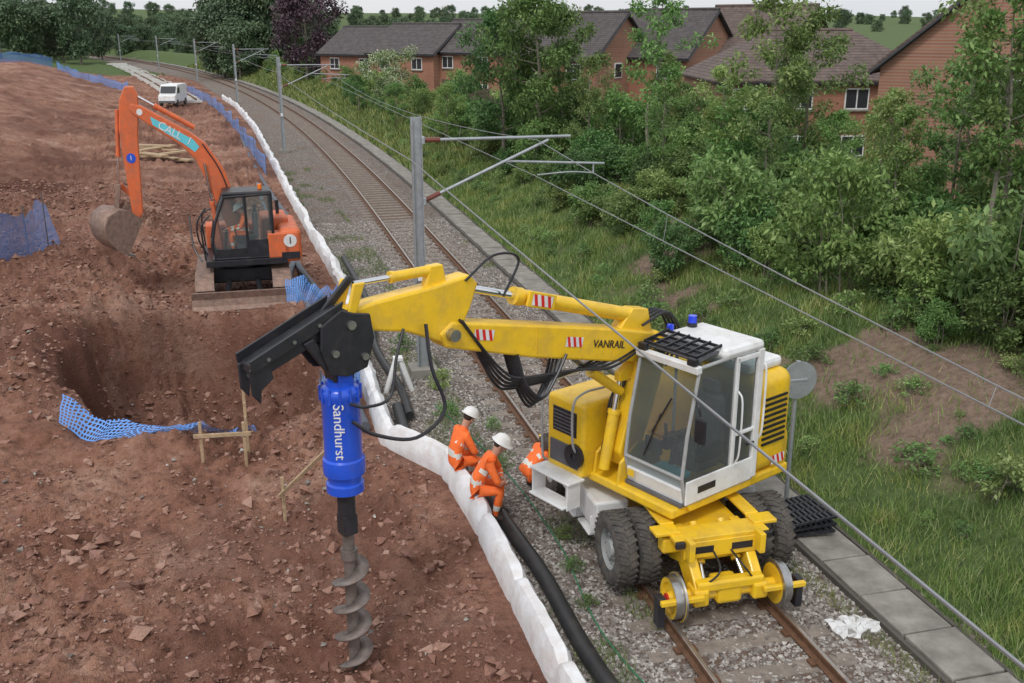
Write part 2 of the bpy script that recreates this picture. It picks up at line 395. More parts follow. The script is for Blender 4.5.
for i in range(len(P)-1):
    L=np.linalg.norm(P[i+1]-P[i]); k=int(L/.8); ang=math.atan2(-(P[i+1]-P[i])[0],(P[i+1]-P[i])[1])
    for j in range(k):
        p=P[i]+(P[i+1]-P[i])*j/k; a.add(box_vf((p[0],p[1],float(gz(p[0],p[1],False))+.35),(2.6,.32,.2),(0,0,ang)))
a.make('sleepers',mat('new_concrete',(.6,.59,.56),.8),nt_)
a=Acc()
zz=gz(P[:,0],P[:,1],False)+.45
for off in(-.75,.75): a.add(sweep_profile(P,[(off-.05,0),(off-.05,.14),(off+.05,.14),(off+.05,0)],zz))
a.make('rails',RAILS,nt_)
a=Acc(); yv=-4.
while yv<230:
    cx=8.0+float(cv(yv)); ang=-math.atan2(-(max(0,yv-40))/700,1)
    L=.96 if yv<60 else 1.9
    a.add(box_vf((cx+random.uniform(-.015,.015),yv+L/2,-.03+random.uniform(-.012,.012)),(.74,L-.035,.09),(random.uniform(-.012,.012),random.uniform(-.015,.015),ang+random.uniform(-.008,.008))))
    yv+=L
a.make('cable_trough_walkway',CONC,bevel=.015)
a=Acc(); 
for s_ in (7.57,8.43):
    yq=np.arange(-6,230,1.5); P=np.stack([s_+cv(yq),yq],-1); a.add(sweep_profile(P,[(-.03,-.1),(-.03,.02),(.03,.02),(.03,-.1)],-.03))
a.make('trough_side_kerbs',mat('dark_kerb',(.09,.08,.07),.9,bump=.4),None)

# ---------------------------------------------------------------- white barrier
V=[];F=[];yy=list(np.arange(6,30,.10))+list(np.arange(30,112,.4))
prof=[(-.15,0),(-.16,.22),(-.13,.44),(-.07,.55),(.05,.56),(.12,.45),(.16,.2),(.16,0)]
Pth=np.stack([bar(np.array(yy)),np.array(yy)],-1)
for i,(px,py) in enumerate(Pth):
    t=Pth[min(i+1,len(Pth)-1)]-Pth[max(i-1,0)]; t/=np.linalg.norm(t)
    jo=abs(((py/1.9)%1)-.5)*2; j=1-.2*max(0,(jo-.86)/.14)
    amp=.06 if py<19 else .2
    for q,(aa,h) in enumerate(prof):
        wob=float(fbm(py*1.1+q*3.1,q*1.7,3))*amp*(1 if q else .2)+float(fbm(py*4+q*2,q*3.7,2))*.035*(1 if q else 0); hw=float(fbm(py*.8,5.5,3))*(amp*1.6)
        V.append((px+t[1]*(aa*j+wob),py-t[0]*(aa*j+wob),-.08+max(0,h*(j+hw*2))))
k=len(prof)
for i in range(len(Pth)-1):
    for j in range(k-1): F.append((i*k+j,i*k+j+1,(i+1)*k+j+1,(i+1)*k+j))
mk('white_site_barrier',V,F,WSHEET,auto=True)
py_=np.arange(5,19.3,.5); P=[(float(bar(q))+.42+.03*math.sin(q*1.7)+(0.05*(14-q) if q<14 else 0)*.5,q,.02) for q in py_]
hose('black_drain_pipe',P,.115,PIPE,n=14,k=3)
HG=mat('grey_hose',(.09,.10,.12),.6)
P=[(1.75,17.8,.15),(1.7,19.5,.1),(1.55,22,.15),(1.9,25,.12),(1.6,28,.2),(1.2,33,.15),(1.5,38,.1),(.9,46,.1),(.2,58,.1),(-.4,72,.1)]
hose('drain_hose',P,.10,HG,n=10)
P=[(1.3,26,.2),(.9,30,.2),(1.3,34,.2),(.6,40,.15),(.3,50,.1)]
hose('drain_hose',P,.09,mat('grey_hose_b',(.13,.14,.17),.6),n=10)
hose('drain_hose',[(2.7,18.4,.05),(2.75,20,.05),(2.6,23,.05),(2.9,27,.05),(2.8,33,.05)],.09,PIPE,n=10)
hose('green_cable',[(3.3,19,.0),(3.9,16,-.04),(4.1,13,-.05),(3.95,10.5,-.05),(4.3,8,-.05),(4.2,6,-.05)],.012,GRN,n=6)

# ---------------------------------------------------------------- nets
def net(name,pts,h,lean=.15,posts=True,sag=.12):
    root=empty(name)
    V=[];F=[];UV=[];d=0;k=7;P=catmull([(p[0],p[1],0) for p in pts],8)
    for i,p in enumerate(P):
        if i: d+=(p-P[i-1]).length
        g=g1(p.x,p.y); top=h*(1-sag*abs(math.sin(d*1.3))-sag*random.random())
        for j in range(k):
            f=j/(k-1)
            V.append((p.x+lean*f*math.sin(d*.9)+random.gauss(0,.02)*f,p.y+lean*f*math.cos(d*1.3),g+.02+top*f)); UV.append((d,top*f))
    for i in range(len(P)-1):
        for j in range(k-1): F.append((i*k+j,(i+1)*k+j,(i+1)*k+j+1,i*k+j+1))
    me=bpy.data.meshes.new('netting'); me.from_pydata(V,[],F); me.materials.append(NET)
    ul=me.uv_layers.new(name='UVMap')
    for l in me.loops: ul.data[l.index].uv=UV[l.vertex_index]
    obj('netting',me,root)
    if posts:
        a=Acc(); q=0
        for i,p in enumerate(P):
            if i%5==0:
                g=g1(p.x,p.y); a.add(sweep_vf([(p.x,p.y,g-.1),(p.x,p.y,g+h*1.1)],.018,6))
        a.make('stakes',GREY,root)
net('blue_mesh_fence',[(-9.2,30.3),(-7.6,31.2),(-6.5,32.3),(-6.1,34.5)],1.5,.35,sag=.12)
net('blue_mesh_fence',[(-3.7,18.4),(-2.7,18.0),(-1.2,17.8),(-.2,18.2)],.35,.6,False,.3)
net('blue_mesh_fence',[(1.0,18.2),(1.7,18.8),(1.25,19.8),(1.8,21),(1.35,22.6),(1.7,24.5)],1.0)
net('blue_mesh_fence',[(.7,26.5),(1.4,27.0),(2.0,27.8)],.8,.5,False,.3)
net('blue_mesh_fence',[(.8,52),(.0,65),(-1.2,82),(-3.5,104),(-6,120)],1.1)
net('blue_mesh_fence',[(-48,128),(-42,134),(-33,150),(-27,165)],1.6)
net('blue_mesh_fence',[(-24,150),(-20,140),(-13,128)],1.1)

def stakes(name,A,B,h):
    r=empty(name)
    for i,p in enumerate((A,B)):
        g=g1(*p); box('stake_%d'%i,(p[0],p[1],g+h/2-.05),(.055,.055,h+.1),WOOD,r)
    g=(g1(*A)+g1(*B))/2+h*.72; d=Vector((B[0]-A[0],B[1]-A[1],g1(*B)-g1(*A))); 
    c=((A[0]+B[0])/2,(A[1]+B[1])/2-.04,g)
    box('rail',c,(d.length+.25,.03,.08),WOOD,r,rot=(0,-math.asin(d.z/d.length)-.06,math.atan2(d.y,d.x)))
stakes('timber_profile',(-1.16,16.67),(-.44,16.5),.8)
stakes('timber_profile',(.12,14.6),(.85,15.5),.75)
stakes('timber_profile',(-.42,17.6),(-.40,16.9),1.0)
r=empty('timber_stack'); g=g1(-4.7,61.5)
for i in range(9): box('board_%d'%i,(-4.9+random.uniform(-.8,.8),61.0+random.uniform(-1.5,1.5),g+.15+.07*i),(2.6,.5,.08),WOOD,r,rot=(0,random.uniform(-.08,.08),random.uniform(-.9,.9)),bevel=0)

# ---------------------------------------------------------------- OLE masts and wires
INS=mat('insulator_brown',(.16,.05,.035),.3)
def mast(Y,X=None):
    X=3.44+float(cv(Y)) if X is None else X
    r=empty('catenary_mast',(X,Y,0))
    a=Acc()
    for c_,s_ in (((0,0,2.75),(.186,.012,5.7)),((-.1,0,2.75),(.014,.2,5.7)),((.1,0,2.75),(.014,.2,5.7))): a.add(box_vf(c_,s_))
    a.make('h_column',GAL,r)
    box('base',(0,0,-.05),(.6,.6,.3),CONC,r)
    tube('top_tube',(.45,0,5.12),(3.4,0,5.12),.033,GAL,r,n=10)
    tube('top_insulator',(.12,0,5.12),(.5,0,5.12),.055,INS,r,n=10)
    tube('stay_tube',(.4,0,3.95),(2.9,0,5.05),.033,GAL,r,n=10)
    tube('stay_insulator',(.12,0,3.83),(.48,0,3.99),.055,INS,r,n=10)
    tube('registration_tube',(1.9,0,4.62),(4.2,0,4.50),.027,GAL,r,n=10)
    tube('drop_bracket',(3.95,0,4.5),(3.95,0,4.30),.02,GAL,r,n=8)
    hose('steady_arm',[(3.95,-.02,4.30),(3.4,-.02,4.34),(2.65,-.02,4.30)],.016,GAL,r)
    box('top_bracket',(.13,0,5.12),(.07,.24,.16),GAL,r); box('low_bracket',(.13,0,3.83),(.07,.24,.16),GAL,r)
    box('number_plate',(0,-.11,2.2),(.14,.01,.2),WHT,r,bevel=0)
    return X
MY=[-22,21.2,64,107,150,193,236]
MX=[]
for yv in MY:
    if yv>0: MX.append(mast(yv,None if yv<30 else 2.55+float(cv(yv))))
    else: MX.append(3.44)
root=empty('overhead_line_wires')
GREYW=mat('wire_metal',(.30,.31,.32),.5,.6)
def wire(name,pf,r=.012):
    for i in range(len(MY)-1):
        pts=[]
        for k in range(13):
            t=k/12; pts.append(pf(MX[i]+(MX[i+1]-MX[i])*t,MY[i]+(MY[i+1]-MY[i])*t,t))
        V,F=sweep_vf(pts,r,5,False); mk(name,V,F,GREYW,root)
wire('contact_wire',lambda x,y,t:(x+2.6,y,4.28),.009)
wire('catenary_wire',lambda x,y,t:(x+2.65,y,5.05-2.6*t*(1-t)),.009)
wire('return_wire',lambda x,y,t:(x-.12,y,4.70-.5*t*(1-t)),.012)
a=Acc()
for i in range(len(MY)-1):
    for k in range(1,6):
        t=k/6; x_=MX[i]+(MX[i+1]-MX[i])*t; y_=MY[i]+(MY[i+1]-MY[i])*t; a.add(sweep_vf([(x_+2.65,y_,5.05-2.6*t*(1-t)),(x_+2.6,y_,4.28)],.005,4,False))
a.make('droppers',GREYW,root)

# ---------------------------------------------------------------- people
def person(name,J,loc,rotz,vest=HIV,helmet=True,parent=None,legs=HIV,scale=1):
    root=empty(name,loc,(0,0,rotz),parent); root.scale=(scale,)*3
    ch=Vector(J['chest']); nk=Vector(J['neck']); hd=Vector(J['head']); pv=Vector(J['pelvis'])
    pts=[];rad=[];ed=[];seg=[]
    def add(p,r,par,tag):
        pts.append(Vector(p)); rad.append(r); i=len(pts)-1
        if par is not None: ed.append((par,i)); seg.append((par,i,tag))
        return i
    p0=add(pv,(.16,.12),None,''); mid=pv.lerp(ch,.5)
    p1=add(mid,(.16,.115),p0,'torso'); p2=add(ch,(.17,.12),p1,'torso'); p3=add(ch.lerp(nk,.75),(.085,.08),p2,'torso'); p4=add(nk,(.055,.055),p3,'neck')
    up=(hd-nk).normalized()
    p5=add(hd-up*.02,(.075,.085),p4,'head'); p6=add(hd+up*.09,(.07,.08),p5,'head')
    hands=[]
    for s in('l','r'):
        sh,el,wr=Vector(J['sh_'+s]),Vector(J['el_'+s]),Vector(J['wr_'+s])
        a=add(sh,(.075,.075),p2,'arm'); b_=add(sh.lerp(el,.5),(.062,.062),a,'arm'); c=add(el,(.052,.052),b_,'arm'); d=add(el.lerp(wr,.5),(.046,.046),c,'fore'); e=add(wr,(.034,.034),d,'fore')
        dr=(wr-el).normalized(); f=add(wr+dr*.07,(.042,.024),e,'hand'); hands.append((wr,dr,s))
        hp,kn,an=Vector(J['hip_'+s]),Vector(J['kn_'+s]),Vector(J['an_'+s])
        a=add(hp,(.105,.105),p0,'leg'); b_=add(hp.lerp(kn,.5),(.088,.088),a,'leg'); c=add(kn,(.068,.068),b_,'leg'); d=add(kn.lerp(an,.45),(.066,.066),c,'shin'); e=add(an,(.05,.05),d,'shin')
        f=add(Vector(J['to_'+s]),(.045,.04),e,'boot')
    me=bpy.data.meshes.new('body'); me.from_pydata(pts,ed,[]); o=obj('body_skin',me,root)
    md=o.modifiers.new('Skin','SKIN'); md.use_smooth_shade=True
    sv=me.skin_vertices[0].data
    for i,r_ in enumerate(rad): sv[i].radius=r_; sv[i].use_root=(i==0)
    o.modifiers.new('s','SUBSURF').levels=2; o.modifiers['s'].render_levels=2
    bpy.context.view_layer.update()
    ev=o.evaluated_get(bpy.context.evaluated_depsgraph_get()); m2=bpy.data.meshes.new_from_object(ev)
    m2.materials.clear()
    for mm_ in (vest,HIY,SKIN,BOOT,legs): m2.materials.append(mm_)
    for f in m2.polygons:
        c=f.center; best=None
        for a_,b_,tag in seg:
            A,B=pts[a_],pts[b_]; d=B-A; t=max(0,min(1,(c-A).dot(d)/max(d.length_squared,1e-6))); dd=(c-(A+d*t)).length-(rad[a_][0]*(1-t)+rad[b_][0]*t)
            if best is None or dd<best[0]: best=(dd,tag,t,b_)
        tag,t,bi=best[1],best[2],best[3]
        k=0
        if tag in('neck','head','hand'): k=2
        elif tag=='boot': k=3
        elif tag=='leg': k=4
        elif tag=='shin': k=1 if (.15<t<.5 and pts[bi]==Vector(J['an_l'])) or (.15<t<.5 and pts[bi]==Vector(J['an_r'])) else (3 if t>.85 and bi and (pts[bi] in (Vector(J['an_l']),Vector(J['an_r']))) else 4)
        elif tag=='torso' and bi==p1 and .35<t<.8: k=1
        elif tag=='torso' and bi==p2 and .6<t<.7: k=1
        elif tag=='fore' and t<.45: k=1
        f.material_index=k; f.use_smooth=True
    nb=obj('body',m2,root); bpy.data.objects.remove(o)
    fw=Vector(J.get('look',(1,0,0))).normalized(); sd=up.cross(fw).normalized(); fw=sd.cross(up).normalized()
    hc=hd+up*.03
    def ball(nm,c,r,m_,n=10):
        V,F=lathe_vf([(0.0001,-1)]+[(math.cos(q),math.sin(q)) for q in np.linspace(-1.3,1.3,7)]+[(.0001,1)],n,'z')
        M=Matrix((sd,fw,up)).transposed()
        V=[M@Vector((v.x*r[0],v.y*r[1],v.z*r[2]))+c for v in V]; mk(nm,V,F,m_,root,smooth=True)
    ball('nose',hc+fw*.098-up*.02,(.014,.022,.024),SKIN)
    for q in(-1,1):
        ball('eye',hc+fw*.082+sd*.032*q+up*.008,(.012,.008,.008),BOOT); ball('ear',hc+sd*.082*q-up*.01,(.012,.022,.034),SKIN)
    ball('mouth',hc+fw*.085-up*.062,(.026,.008,.007),RED)
    ball('hair',hc-fw*.03+up*.02,(.083,.083,.085),HAIR)
    if helmet:
        V,F=lathe_vf([(.001,.125),(.06,.118),(.105,.085),(.13,.03),(.137,.0),(.155,-.006),(.155,-.014),(.13,-.01)],20,'z')
        M=Matrix((sd,fw,up)).transposed(); hh=hc+up*.055
        V=[M@Vector((v.x*.92,(v.y*1.08+(.03 if v.z<.005 and v.y>.08 else 0)),v.z))+hh for v in V]; mk('hard_hat',V,F,WHT,root,smooth=True)
    for wr,dr,s in hands:
        q=1 if s=='l' else -1; dn=Vector((0,0,-1)); sd2=dr.cross(dn); sd2=sd2.normalized() if sd2.length>.1 else Vector((0,1,0)); dn=sd2.cross(dr).normalized()
        if dn.z>0: dn=-dn
        a=Acc()
        for i,L in enumerate((.068,.078,.073,.058)):
            b0=wr+dr*.075+sd2*(.026-.0175*i)*q; b1=b0+dr*L*.5+dn*.008; b2=b1+dr*L*.25+dn*L*.3; b3=b2+dn*L*.3
            a.add(sweep_vf([b0,b1,b2,b3],[.0095,.009,.008,.006],6))
        b0=wr+dr*.03+sd2*.03*q; a.add(sweep_vf([b0,b0+dr*.03+sd2*.022*q,b0+dr*.06+sd2*.026*q+dn*.012],[.012,.011,.008],6))
        a.make('fingers_'+s,SKIN,root,smooth=True)
    return root
def seated(lean=.28,reach=.42,look=(1,0,-.4)):
    c=lean
    return dict(pelvis=(0,0,.0),chest=(c*.8,0,.36),neck=(c*1.15,0,.52),head=(c*1.15+.07,0,.64),look=look,
      sh_l=(c*.9,.19,.43),el_l=(c+.12,.25,.17),wr_l=(reach,.12,.10),sh_r=(c*.9,-.19,.43),el_r=(c+.10,-.26,.16),wr_r=(reach+.02,-.10,.10),
      hip_l=(.03,.10,-.01),kn_l=(.44,.15,-.02),an_l=(.40,.14,-.43),to_l=(.55,.16,-.49),hip_r=(.03,-.10,-.01),kn_r=(.43,-.15,-.02),an_r=(.34,-.13,-.43),to_r=(.49,-.15,-.49))
person('seated_worker',seated(.30,.44),(2.97,13.9,.58),R(-14),scale=1.05)
person('seated_worker',seated(.2,.36,(1,.3,-.1)),(2.86,14.95,.58),R(12),scale=1.05)
Jc=dict(pelvis=(0,0,.42),chest=(.28,0,.68),neck=(.42,0,.80),head=(.52,0,.88),look=(1,0,-.7),
  sh_l=(.3,.19,.72),el_l=(.42,.25,.48),wr_l=(.58,.15,.32),sh_r=(.3,-.19,.72),el_r=(.42,-.25,.48),wr_r=(.58,-.15,.32),
  hip_l=(.02,.1,.40),kn_l=(.40,.18,.44),an_l=(.12,.15,.08),to_l=(.28,.17,.03),hip_r=(.02,-.1,.40),kn_r=(.36,-.18,.40),an_r=(.08,-.15,.08),to_r=(.24,-.17,.03))
person('crouching_worker',Jc,(4.08,14.75,-.08),R(12))

# ---------------------------------------------------------------- cab builder
def cab(root,prof,y0,y1,frame,mid=None,pr=.035,tag='cab',skip=()):
    n=len(prof); a=Acc()
    for yq in(y0,y1):
        for i in range(n):
            p,q=prof[i],prof[(i+1)%n]; a.add(sweep_vf([(p[0],yq,p[1]),(q[0],yq,q[1])],pr,8))
        if mid is not None: a.add(sweep_vf([(mid,yq,prof[0][1]),(mid,yq,max(p[1] for p in prof))],pr*.9,8))
    for i,p in enumerate(prof):
        if i not in skip: a.add(sweep_vf([(p[0],y0,p[1]),(p[0],y1,p[1])],pr,8))
    a.make(tag+'_frame',frame,root,auto=True)
    a=Acc(); 
    for yq in(y0,y1): a.add(([(p[0],yq,p[1]) for p in prof],[tuple(range(n))]))
    for i in range(n):
        p,q=prof[i],prof[(i+1)%n]
        if abs(p[1]-q[1])>.15 : a.add(([(p[0],y0,p[1]),(q[0],y0,q[1]),(q[0],y1,q[1]),(p[0],y1,p[1])],[(0,1,2,3)]))
    a.make(tag+'_glass',GLS,root)
    zs=min(p[1] for p in prof); zt=max(p[1] for p in prof); x0=min(p[0] for p in prof); x1=max(p[0] for p in prof)
    box(tag+'_floor',((x0+x1)/2,(y0+y1)/2,zs),(x1-x0,y1-y0,.06),GREY,root)
    c=((x0+x1)/2-.12,(y0+y1)/2)
    box('seat_base',(c[0],c[1],zs+.35),(.5,.5,.3),GREY,root,bevel=.04); box('seat_back',(c[0]-.26,c[1],zs+.85),(.14,.46,.75),GREY,root,bevel=.05)
    box('headrest',(c[0]-.27,c[1],zs+1.32),(.1,.28,.18),GREY,root,bevel=.03)
    box('console_l',(c[0]+.05,c[1]+.3,zs+.5),(.5,.1,.2),BLK,root); box('console_r',(c[0]+.05,c[1]-.3,zs+.5),(.5,.1,.2),BLK,root)
    for q in(-.3,.3): tube('joystick',(c[0]+.28,c[1]+q,zs+.58),(c[0]+.30,c[1]+q,zs+.80),.022,BLK,root)
    tube('steering_column',(x1-.32,c[1],zs),(x1-.42,c[1],zs+.72),.035,BLK,root)
    lathe('steering_wheel',[(.15,-.012),(.17,0),(.15,.012),(.14,0),(.15,-.012)],BLK,root,24,'z',(x1-.43,c[1],zs+.74))
    return c,zs

def cyl_ram(name,a,b,r,parent,frac=.6,barrel=YEL):
    a,b=Vector(a),Vector(b); m_=a.lerp(b,frac)
    tube(name+'_barrel',a,m_,r,barrel,parent); tube(name+'_rod',a.lerp(b,frac*.98),b,r*.5,CHR,parent); 
    tube(name+'_gland',a.lerp(b,frac-.03),a.lerp(b,frac+.01),r*1.15,barrel,parent)
def chevron(root,c,w,h,y,ang=0):
    ca,sa=math.cos(ang),math.sin(ang)
    def T(px,pz,yy): return (c[0]+px*ca-pz*sa,yy,c[1]+px*sa+pz*ca)
    mk('warning_plate',[T(-w/2,-h/2,y),T(w/2,-h/2,y),T(w/2,h/2,y),T(-w/2,h/2,y)],[(0,1,2,3)],WHT,root)
    a=Acc()
    for k in range(3):
        x0=-w/2+w*(k/3)+.005; a.add(([T(x0,-h/2,y+.003),T(x0+w*.15,-h/2,y+.003),T(min(x0+w*.30,w/2),h/2,y+.003),T(x0+w*.15,h/2,y+.003)],[(0,1,2,3)]))
    a.make('warning_stripes',RED,root)

# ---------------------------------------------------------------- ROAD-RAIL EXCAVATOR
rrv=empty('road_rail_excavator',(5.65,12.6,0))
U=empty('undercarriage',parent=rrv)
prism('chassis',[(-1.75,.62),(-1.75,.95),(2.7,.95),(2.7,.62),(2.3,.5),(-1.4,.5)],-.5,.5,YEL,U).rotation_euler=(0,0,R(90))
lathe('turntable',[(.72,.93),(.78,.97),(.78,1.06),(.7,1.1),(.62,1.14)],YEL,U,40,'z')
def tyre(name,c,r,w,parent,side):
    t=empty(name,c,parent=parent)
    hw=w/2; prof=[(r*.56,-hw*.85),(r*.7,-hw),(r*.9,-hw),(r*.975,-hw*.82),(r,-hw*.5),(r,hw*.5),(r*.975,hw*.82),(r*.9,hw),(r*.7,hw),(r*.56,hw*.85)]
    a=Acc(); a.add(lathe_vf(prof,44,'x'))
    nl=30
    for k in range(nl):
        for s in(-1,1):
            an=2*math.pi*(k+(.5 if s>0 else 0))/nl
            V,F=box_vf((0,0,0),(w*.50,.04,.022)); Mr=Matrix.Rotation(an,3,'X')
            V=[Mr@(Matrix.Rotation(s*.45,3,'Z')@(v)+Vector((s*w*.24,0,r+.004))) for v in V]; a.add((V,F))
    a.make('tread',RUB,t,auto=True)
    lathe('rim',[(r*.57,-hw*.8),(r*.57,hw*.8),(r*.52,hw*.78),(r*.48,hw*.3*side),(r*.25,hw*.35*side),(r*.22,hw*.75*side),(.001,hw*.75*side)],CABF,t,32,'x')
    a=Acc()
    for k in range(8):
        an=2*math.pi*k/8; a.add(sweep_vf([(hw*.3*side,math.cos(an)*r*.34,math.sin(an)*r*.34),(hw*.3*side+.05*side,math.cos(an)*r*.34,math.sin(an)*r*.34)],.018,6))
    a.make('wheel_nuts',STL,t)
for yq in(-1.05,1.8):
    for s in(-1,1):
        tyre('inner_tyre',(s*.83,yq,.56),.51,.29,U,s); tyre('outer_tyre',(s*1.16,yq,.56),.51,.29,U,s)
    tube('axle',(-.8,yq,.56),(.8,yq,.56),.13,YEL,U)
    box('axle_housing',(0,yq,.6),(.55,.4,.35),YEL,U,bevel=.05)
def railgear(yq,d):
    G=empty('rail_gear',(0,yq,0),parent=U)
    for s in(-1,1):
        w=lathe('rail_wheel',[(.001,s*.075),(.08,s*.08),(.09,s*.03),(.2,s*.02),(.215,s*.06),(.27,s*.065),(.275,-s*.045),(.32,-s*.05),(.325,-s*.075),(.27,-s*.08),(.001,-s*.08)],YEL,G,36,'x',(s*.755,0,.345))
        lathe('wheel_tread',[(.272,s*.068),(.2795,s*.066),(.2795,-s*.043),(.326,-s*.052),(.331,-s*.075),(.272,-s*.082)],STL,G,36,'x',(s*.755,0,.347))
        prism('swing_arm_%s'%('a' if s<0 else 'b'),[(.0,.22),(-.14,.3),(-.14,.45),(d*.45,1.0),(d*.75,1.0),(d*.75,.8),(.14,.3)],s*.42-.07,s*.42+.07,YEL,G,bevel=.02).rotation_euler=(0,0,R(90))
        cyl_ram('lift_ram',(s*.2,d*.7,1.0),(s*.3,.0,.38),.06,G,.6)
        box('arm_boss',(s*.42,-.02*d,.36),(.22,.3,.24),YEL,G,bevel=.04)
        box('wheel_guard',(s*.98,-d*.1,.25),(.10,.16,.42),BLK,G); box('guard_arm',(s*.72,-d*.22,.42),(.6,.07,.07),YEL,G)
        tube('hub_cap',(s*.83,0,.345),(s*.86,0,.345),.07,RED,G)
        hose('gear_hose',[(s*.1,d*.6,.9),(s*.16,-d*.1,.75),(s*.35,-d*.08,.5)],.014,BLK,G)
    tube('rail_axle',(-.7,0,.345),(.7,0,.345),.085,YEL,G)
    box('cross_beam',(0,-d*.06,.50),(.95,.16,.14),YEL,G,bevel=.03); box('motor_housing',(0,.05*d,.36),(.36,.34,.3),YEL,G,bevel=.05)
railgear(-2.1,1); railgear(3.05,-1)
box('front_platform',(0,-1.72,1.02),(1.35,.36,.06),YEL,U); box('front_beam',(0,-1.6,.86),(1.5,.2,.22),YEL,U,bevel=.03)
box('front_plate',(0,-1.91,.88),(1.1,.03,.24),YEL,U)
for k in range(2): box('plate_slot',(-.28+.56*k,-1.928,.88),(.3,.008,.10),BLK,U)
for s in(-1,1):
    box('mudguard_%s'%('l' if s<0 else 'r'),(s*.62,-1.05,1.08),(.2,.9,.04),YEL,U)
    box('bracket',(s*.5,-1.98,.94),(.08,.2,.28),YEL,U)
    box('work_lamp',(s*.62,-1.95,1.0),(.13,.06,.09),BLK,U)
    box('step_bracket',(s*.7,-1.62,1.06),(.35,.25,.05),YEL,U)
for s in(-1,1):
    box('tool_box',(s*1.0,.35,.72),(.5,1.6,.46),WHT,U,bevel=.03)
    for k in range(3): box('box_door',(s*1.255,-.2+.55*k,.74),(.012,.48,.36),WHT,U,bevel=.006)
    box('step',(s*1.22,-.1,.42),(.2,.5,.04),WHT,U); box('step_hanger',(s*1.22,-.34,.56),(.16,.02,.3),WHT,U)
    box('step_low',(s*1.22,.6,.36),(.22,.5,.04),WHT,U); box('step_post',(s*1.28,.84,.55),(.03,.03,.4),WHT,U); box('step_post2',(s*1.28,.36,.55),(.03,.03,.4),WHT,U)
    tube('stabiliser',(s*.4,-.45,.6),(s*1.0,-.45,.55),.07,YEL,U)

UP=empty('upper_structure',(0.05,0,0),(0,0,R(204.2)),rrv)
box('deck',(-.05,0,1.22),(2.5,2.3,.14),YEL,UP,bevel=.03)
def rounded_hood(name,x0,x1,y0,y1,z0,z1,m,parent,bev=.22):
    V,F=box_vf(((x0+x1)/2,(y0+y1)/2,(z0+z1)/2),(x1-x0,y1-y0,z1-z0)); o=mk(name,V,F,m,parent,bevel=bev); o.modifiers[0].segments=5; 
    for f in o.data.polygons: f.use_smooth=True
    return o
rounded_hood('engine_hood',-1.3,-.42,-1.12,1.16,1.28,2.78,YEL,UP,.2)
rounded_hood('counterweight',-1.42,-.9,-1.1,1.12,1.1,1.9,YEL,UP,.22)
a=Acc()
for k in range(9): a.add(box_vf((-.85,1.168,1.75+k*.085),(.5,.03,.035)))
a.make('hood_louvres',BLK,UP)
box('white_cowl',(-.80,.50,2.86),(.75,1.0,.16),WHT,UP,bevel=.06)
chevron(UP,(-1.0,1.45),.3,.14,1.175)
prof=[(.98,1.32),(1.08,1.72),(1.02,2.3),(.84,3.22),(-.38,3.26),(-.38,1.32)]
c,zs=cab(UP,prof,.14,1.18,CABF,mid=.12,pr=.026,skip=(2,))
box('door_sill',(.35,1.21,1.5),(1.35,.03,.34),WHT,UP); box('front_sill',(1.03,.66,1.45),(.05,1.0,.22),WHT,UP,rot=(0,R(12),0))
prism('cab_lower_panel',[(-.38,1.2),(-.38,1.36),(1.0,1.36),(.9,1.2)],.12,1.2,YEL,UP)
box('door_frame',(.10,1.2,2.35),(.07,.04,1.75),WHT,UP); box('door_handle',(-.25,1.23,1.9),(.16,.03,.04),BLK,UP)
box('door_top',(-.12,1.2,3.18),(.5,.04,.07),WHT,UP); box('door_bar',(-.13,1.2,2.1),(.46,.04,.05),WHT,UP)
box('rear_pillar',(-.38,1.19,2.3),(.12,.07,1.9),WHT,UP); box('front_visor',(.88,.66,3.2),(.1,1.1,.10),WHT,UP,rot=(0,.1,0))
V,F=box_vf((-.02,.66,3.30),(.84,1.14,.16)); o=mk('cab_roof',V,F,WHT,UP,bevel=.07)
a=Acc()
for k in range(6): a.add(box_vf((.62,.2+k*.185,3.39),(.5,.02,.04),(0,R(8),0)))
for k in range(4): a.add(box_vf((.40+k*.15,.66,3.41-.02*k),(.02,.95,.04)))
a.make('roof_guard',BLK,UP); box('roof_hatch',(.58,.66,3.30),(.42,.9,.03),GREY,UP,rot=(0,R(8),0))
tube('beacon_base',(-.1,.2,3.36),(-.1,.2,3.44),.07,BLK,UP); tube('blue_beacon',(-.1,.2,3.44),(-.1,.2,3.54),.06,BULB,UP)
tube('blue_beacon',(.3,.15,3.36),(.3,.15,3.47),.05,BULB,UP); tube('amber_beacon',(-1.0,.3,2.94),(-1.0,.3,3.08),.06,AMB,UP); tube('red_lamp',(.15,-.45,3.25),(.15,-.45,3.42),.06,RED,UP)
tube('horn_post',(-.7,.95,2.9),(-.7,.95,3.1),.02,BLK,UP)
for yq in(.22,1.1): box('cab_work_lamp',(.9,yq,3.30),(.08,.14,.1),BLK,UP)
a=Acc(); a.add(sweep_vf([(1.10,.5,1.85),(1.04,.72,2.5)],.012,6)); a.add(sweep_vf([(1.045,.58,2.2),(1.0,.86,2.75)],.014,6)); a.make('wiper',BLK,UP)
box('dash_monitor',(.75,.35,1.85),(.06,.3,.22),BLK,UP); box('paper_on_dash',(.82,.75,1.62),(.25,.5,.08),SBLUE,UP)
box('sticker_yellow',(1.135,.3,1.52),(.004,.12,.1),YEL,UP); box('plate_number',(.62,1.228,1.5),(.36,.004,.1),BLK,UP)
hose('mirror_arm',[(.95,1.18,2.9),(1.1,1.4,2.85),(1.1,1.45,2.7)],.015,BLK,UP); box('mirror',(1.1,1.46,2.5),(.04,.18,.34),BLK,UP,bevel=.03)
a=Acc()
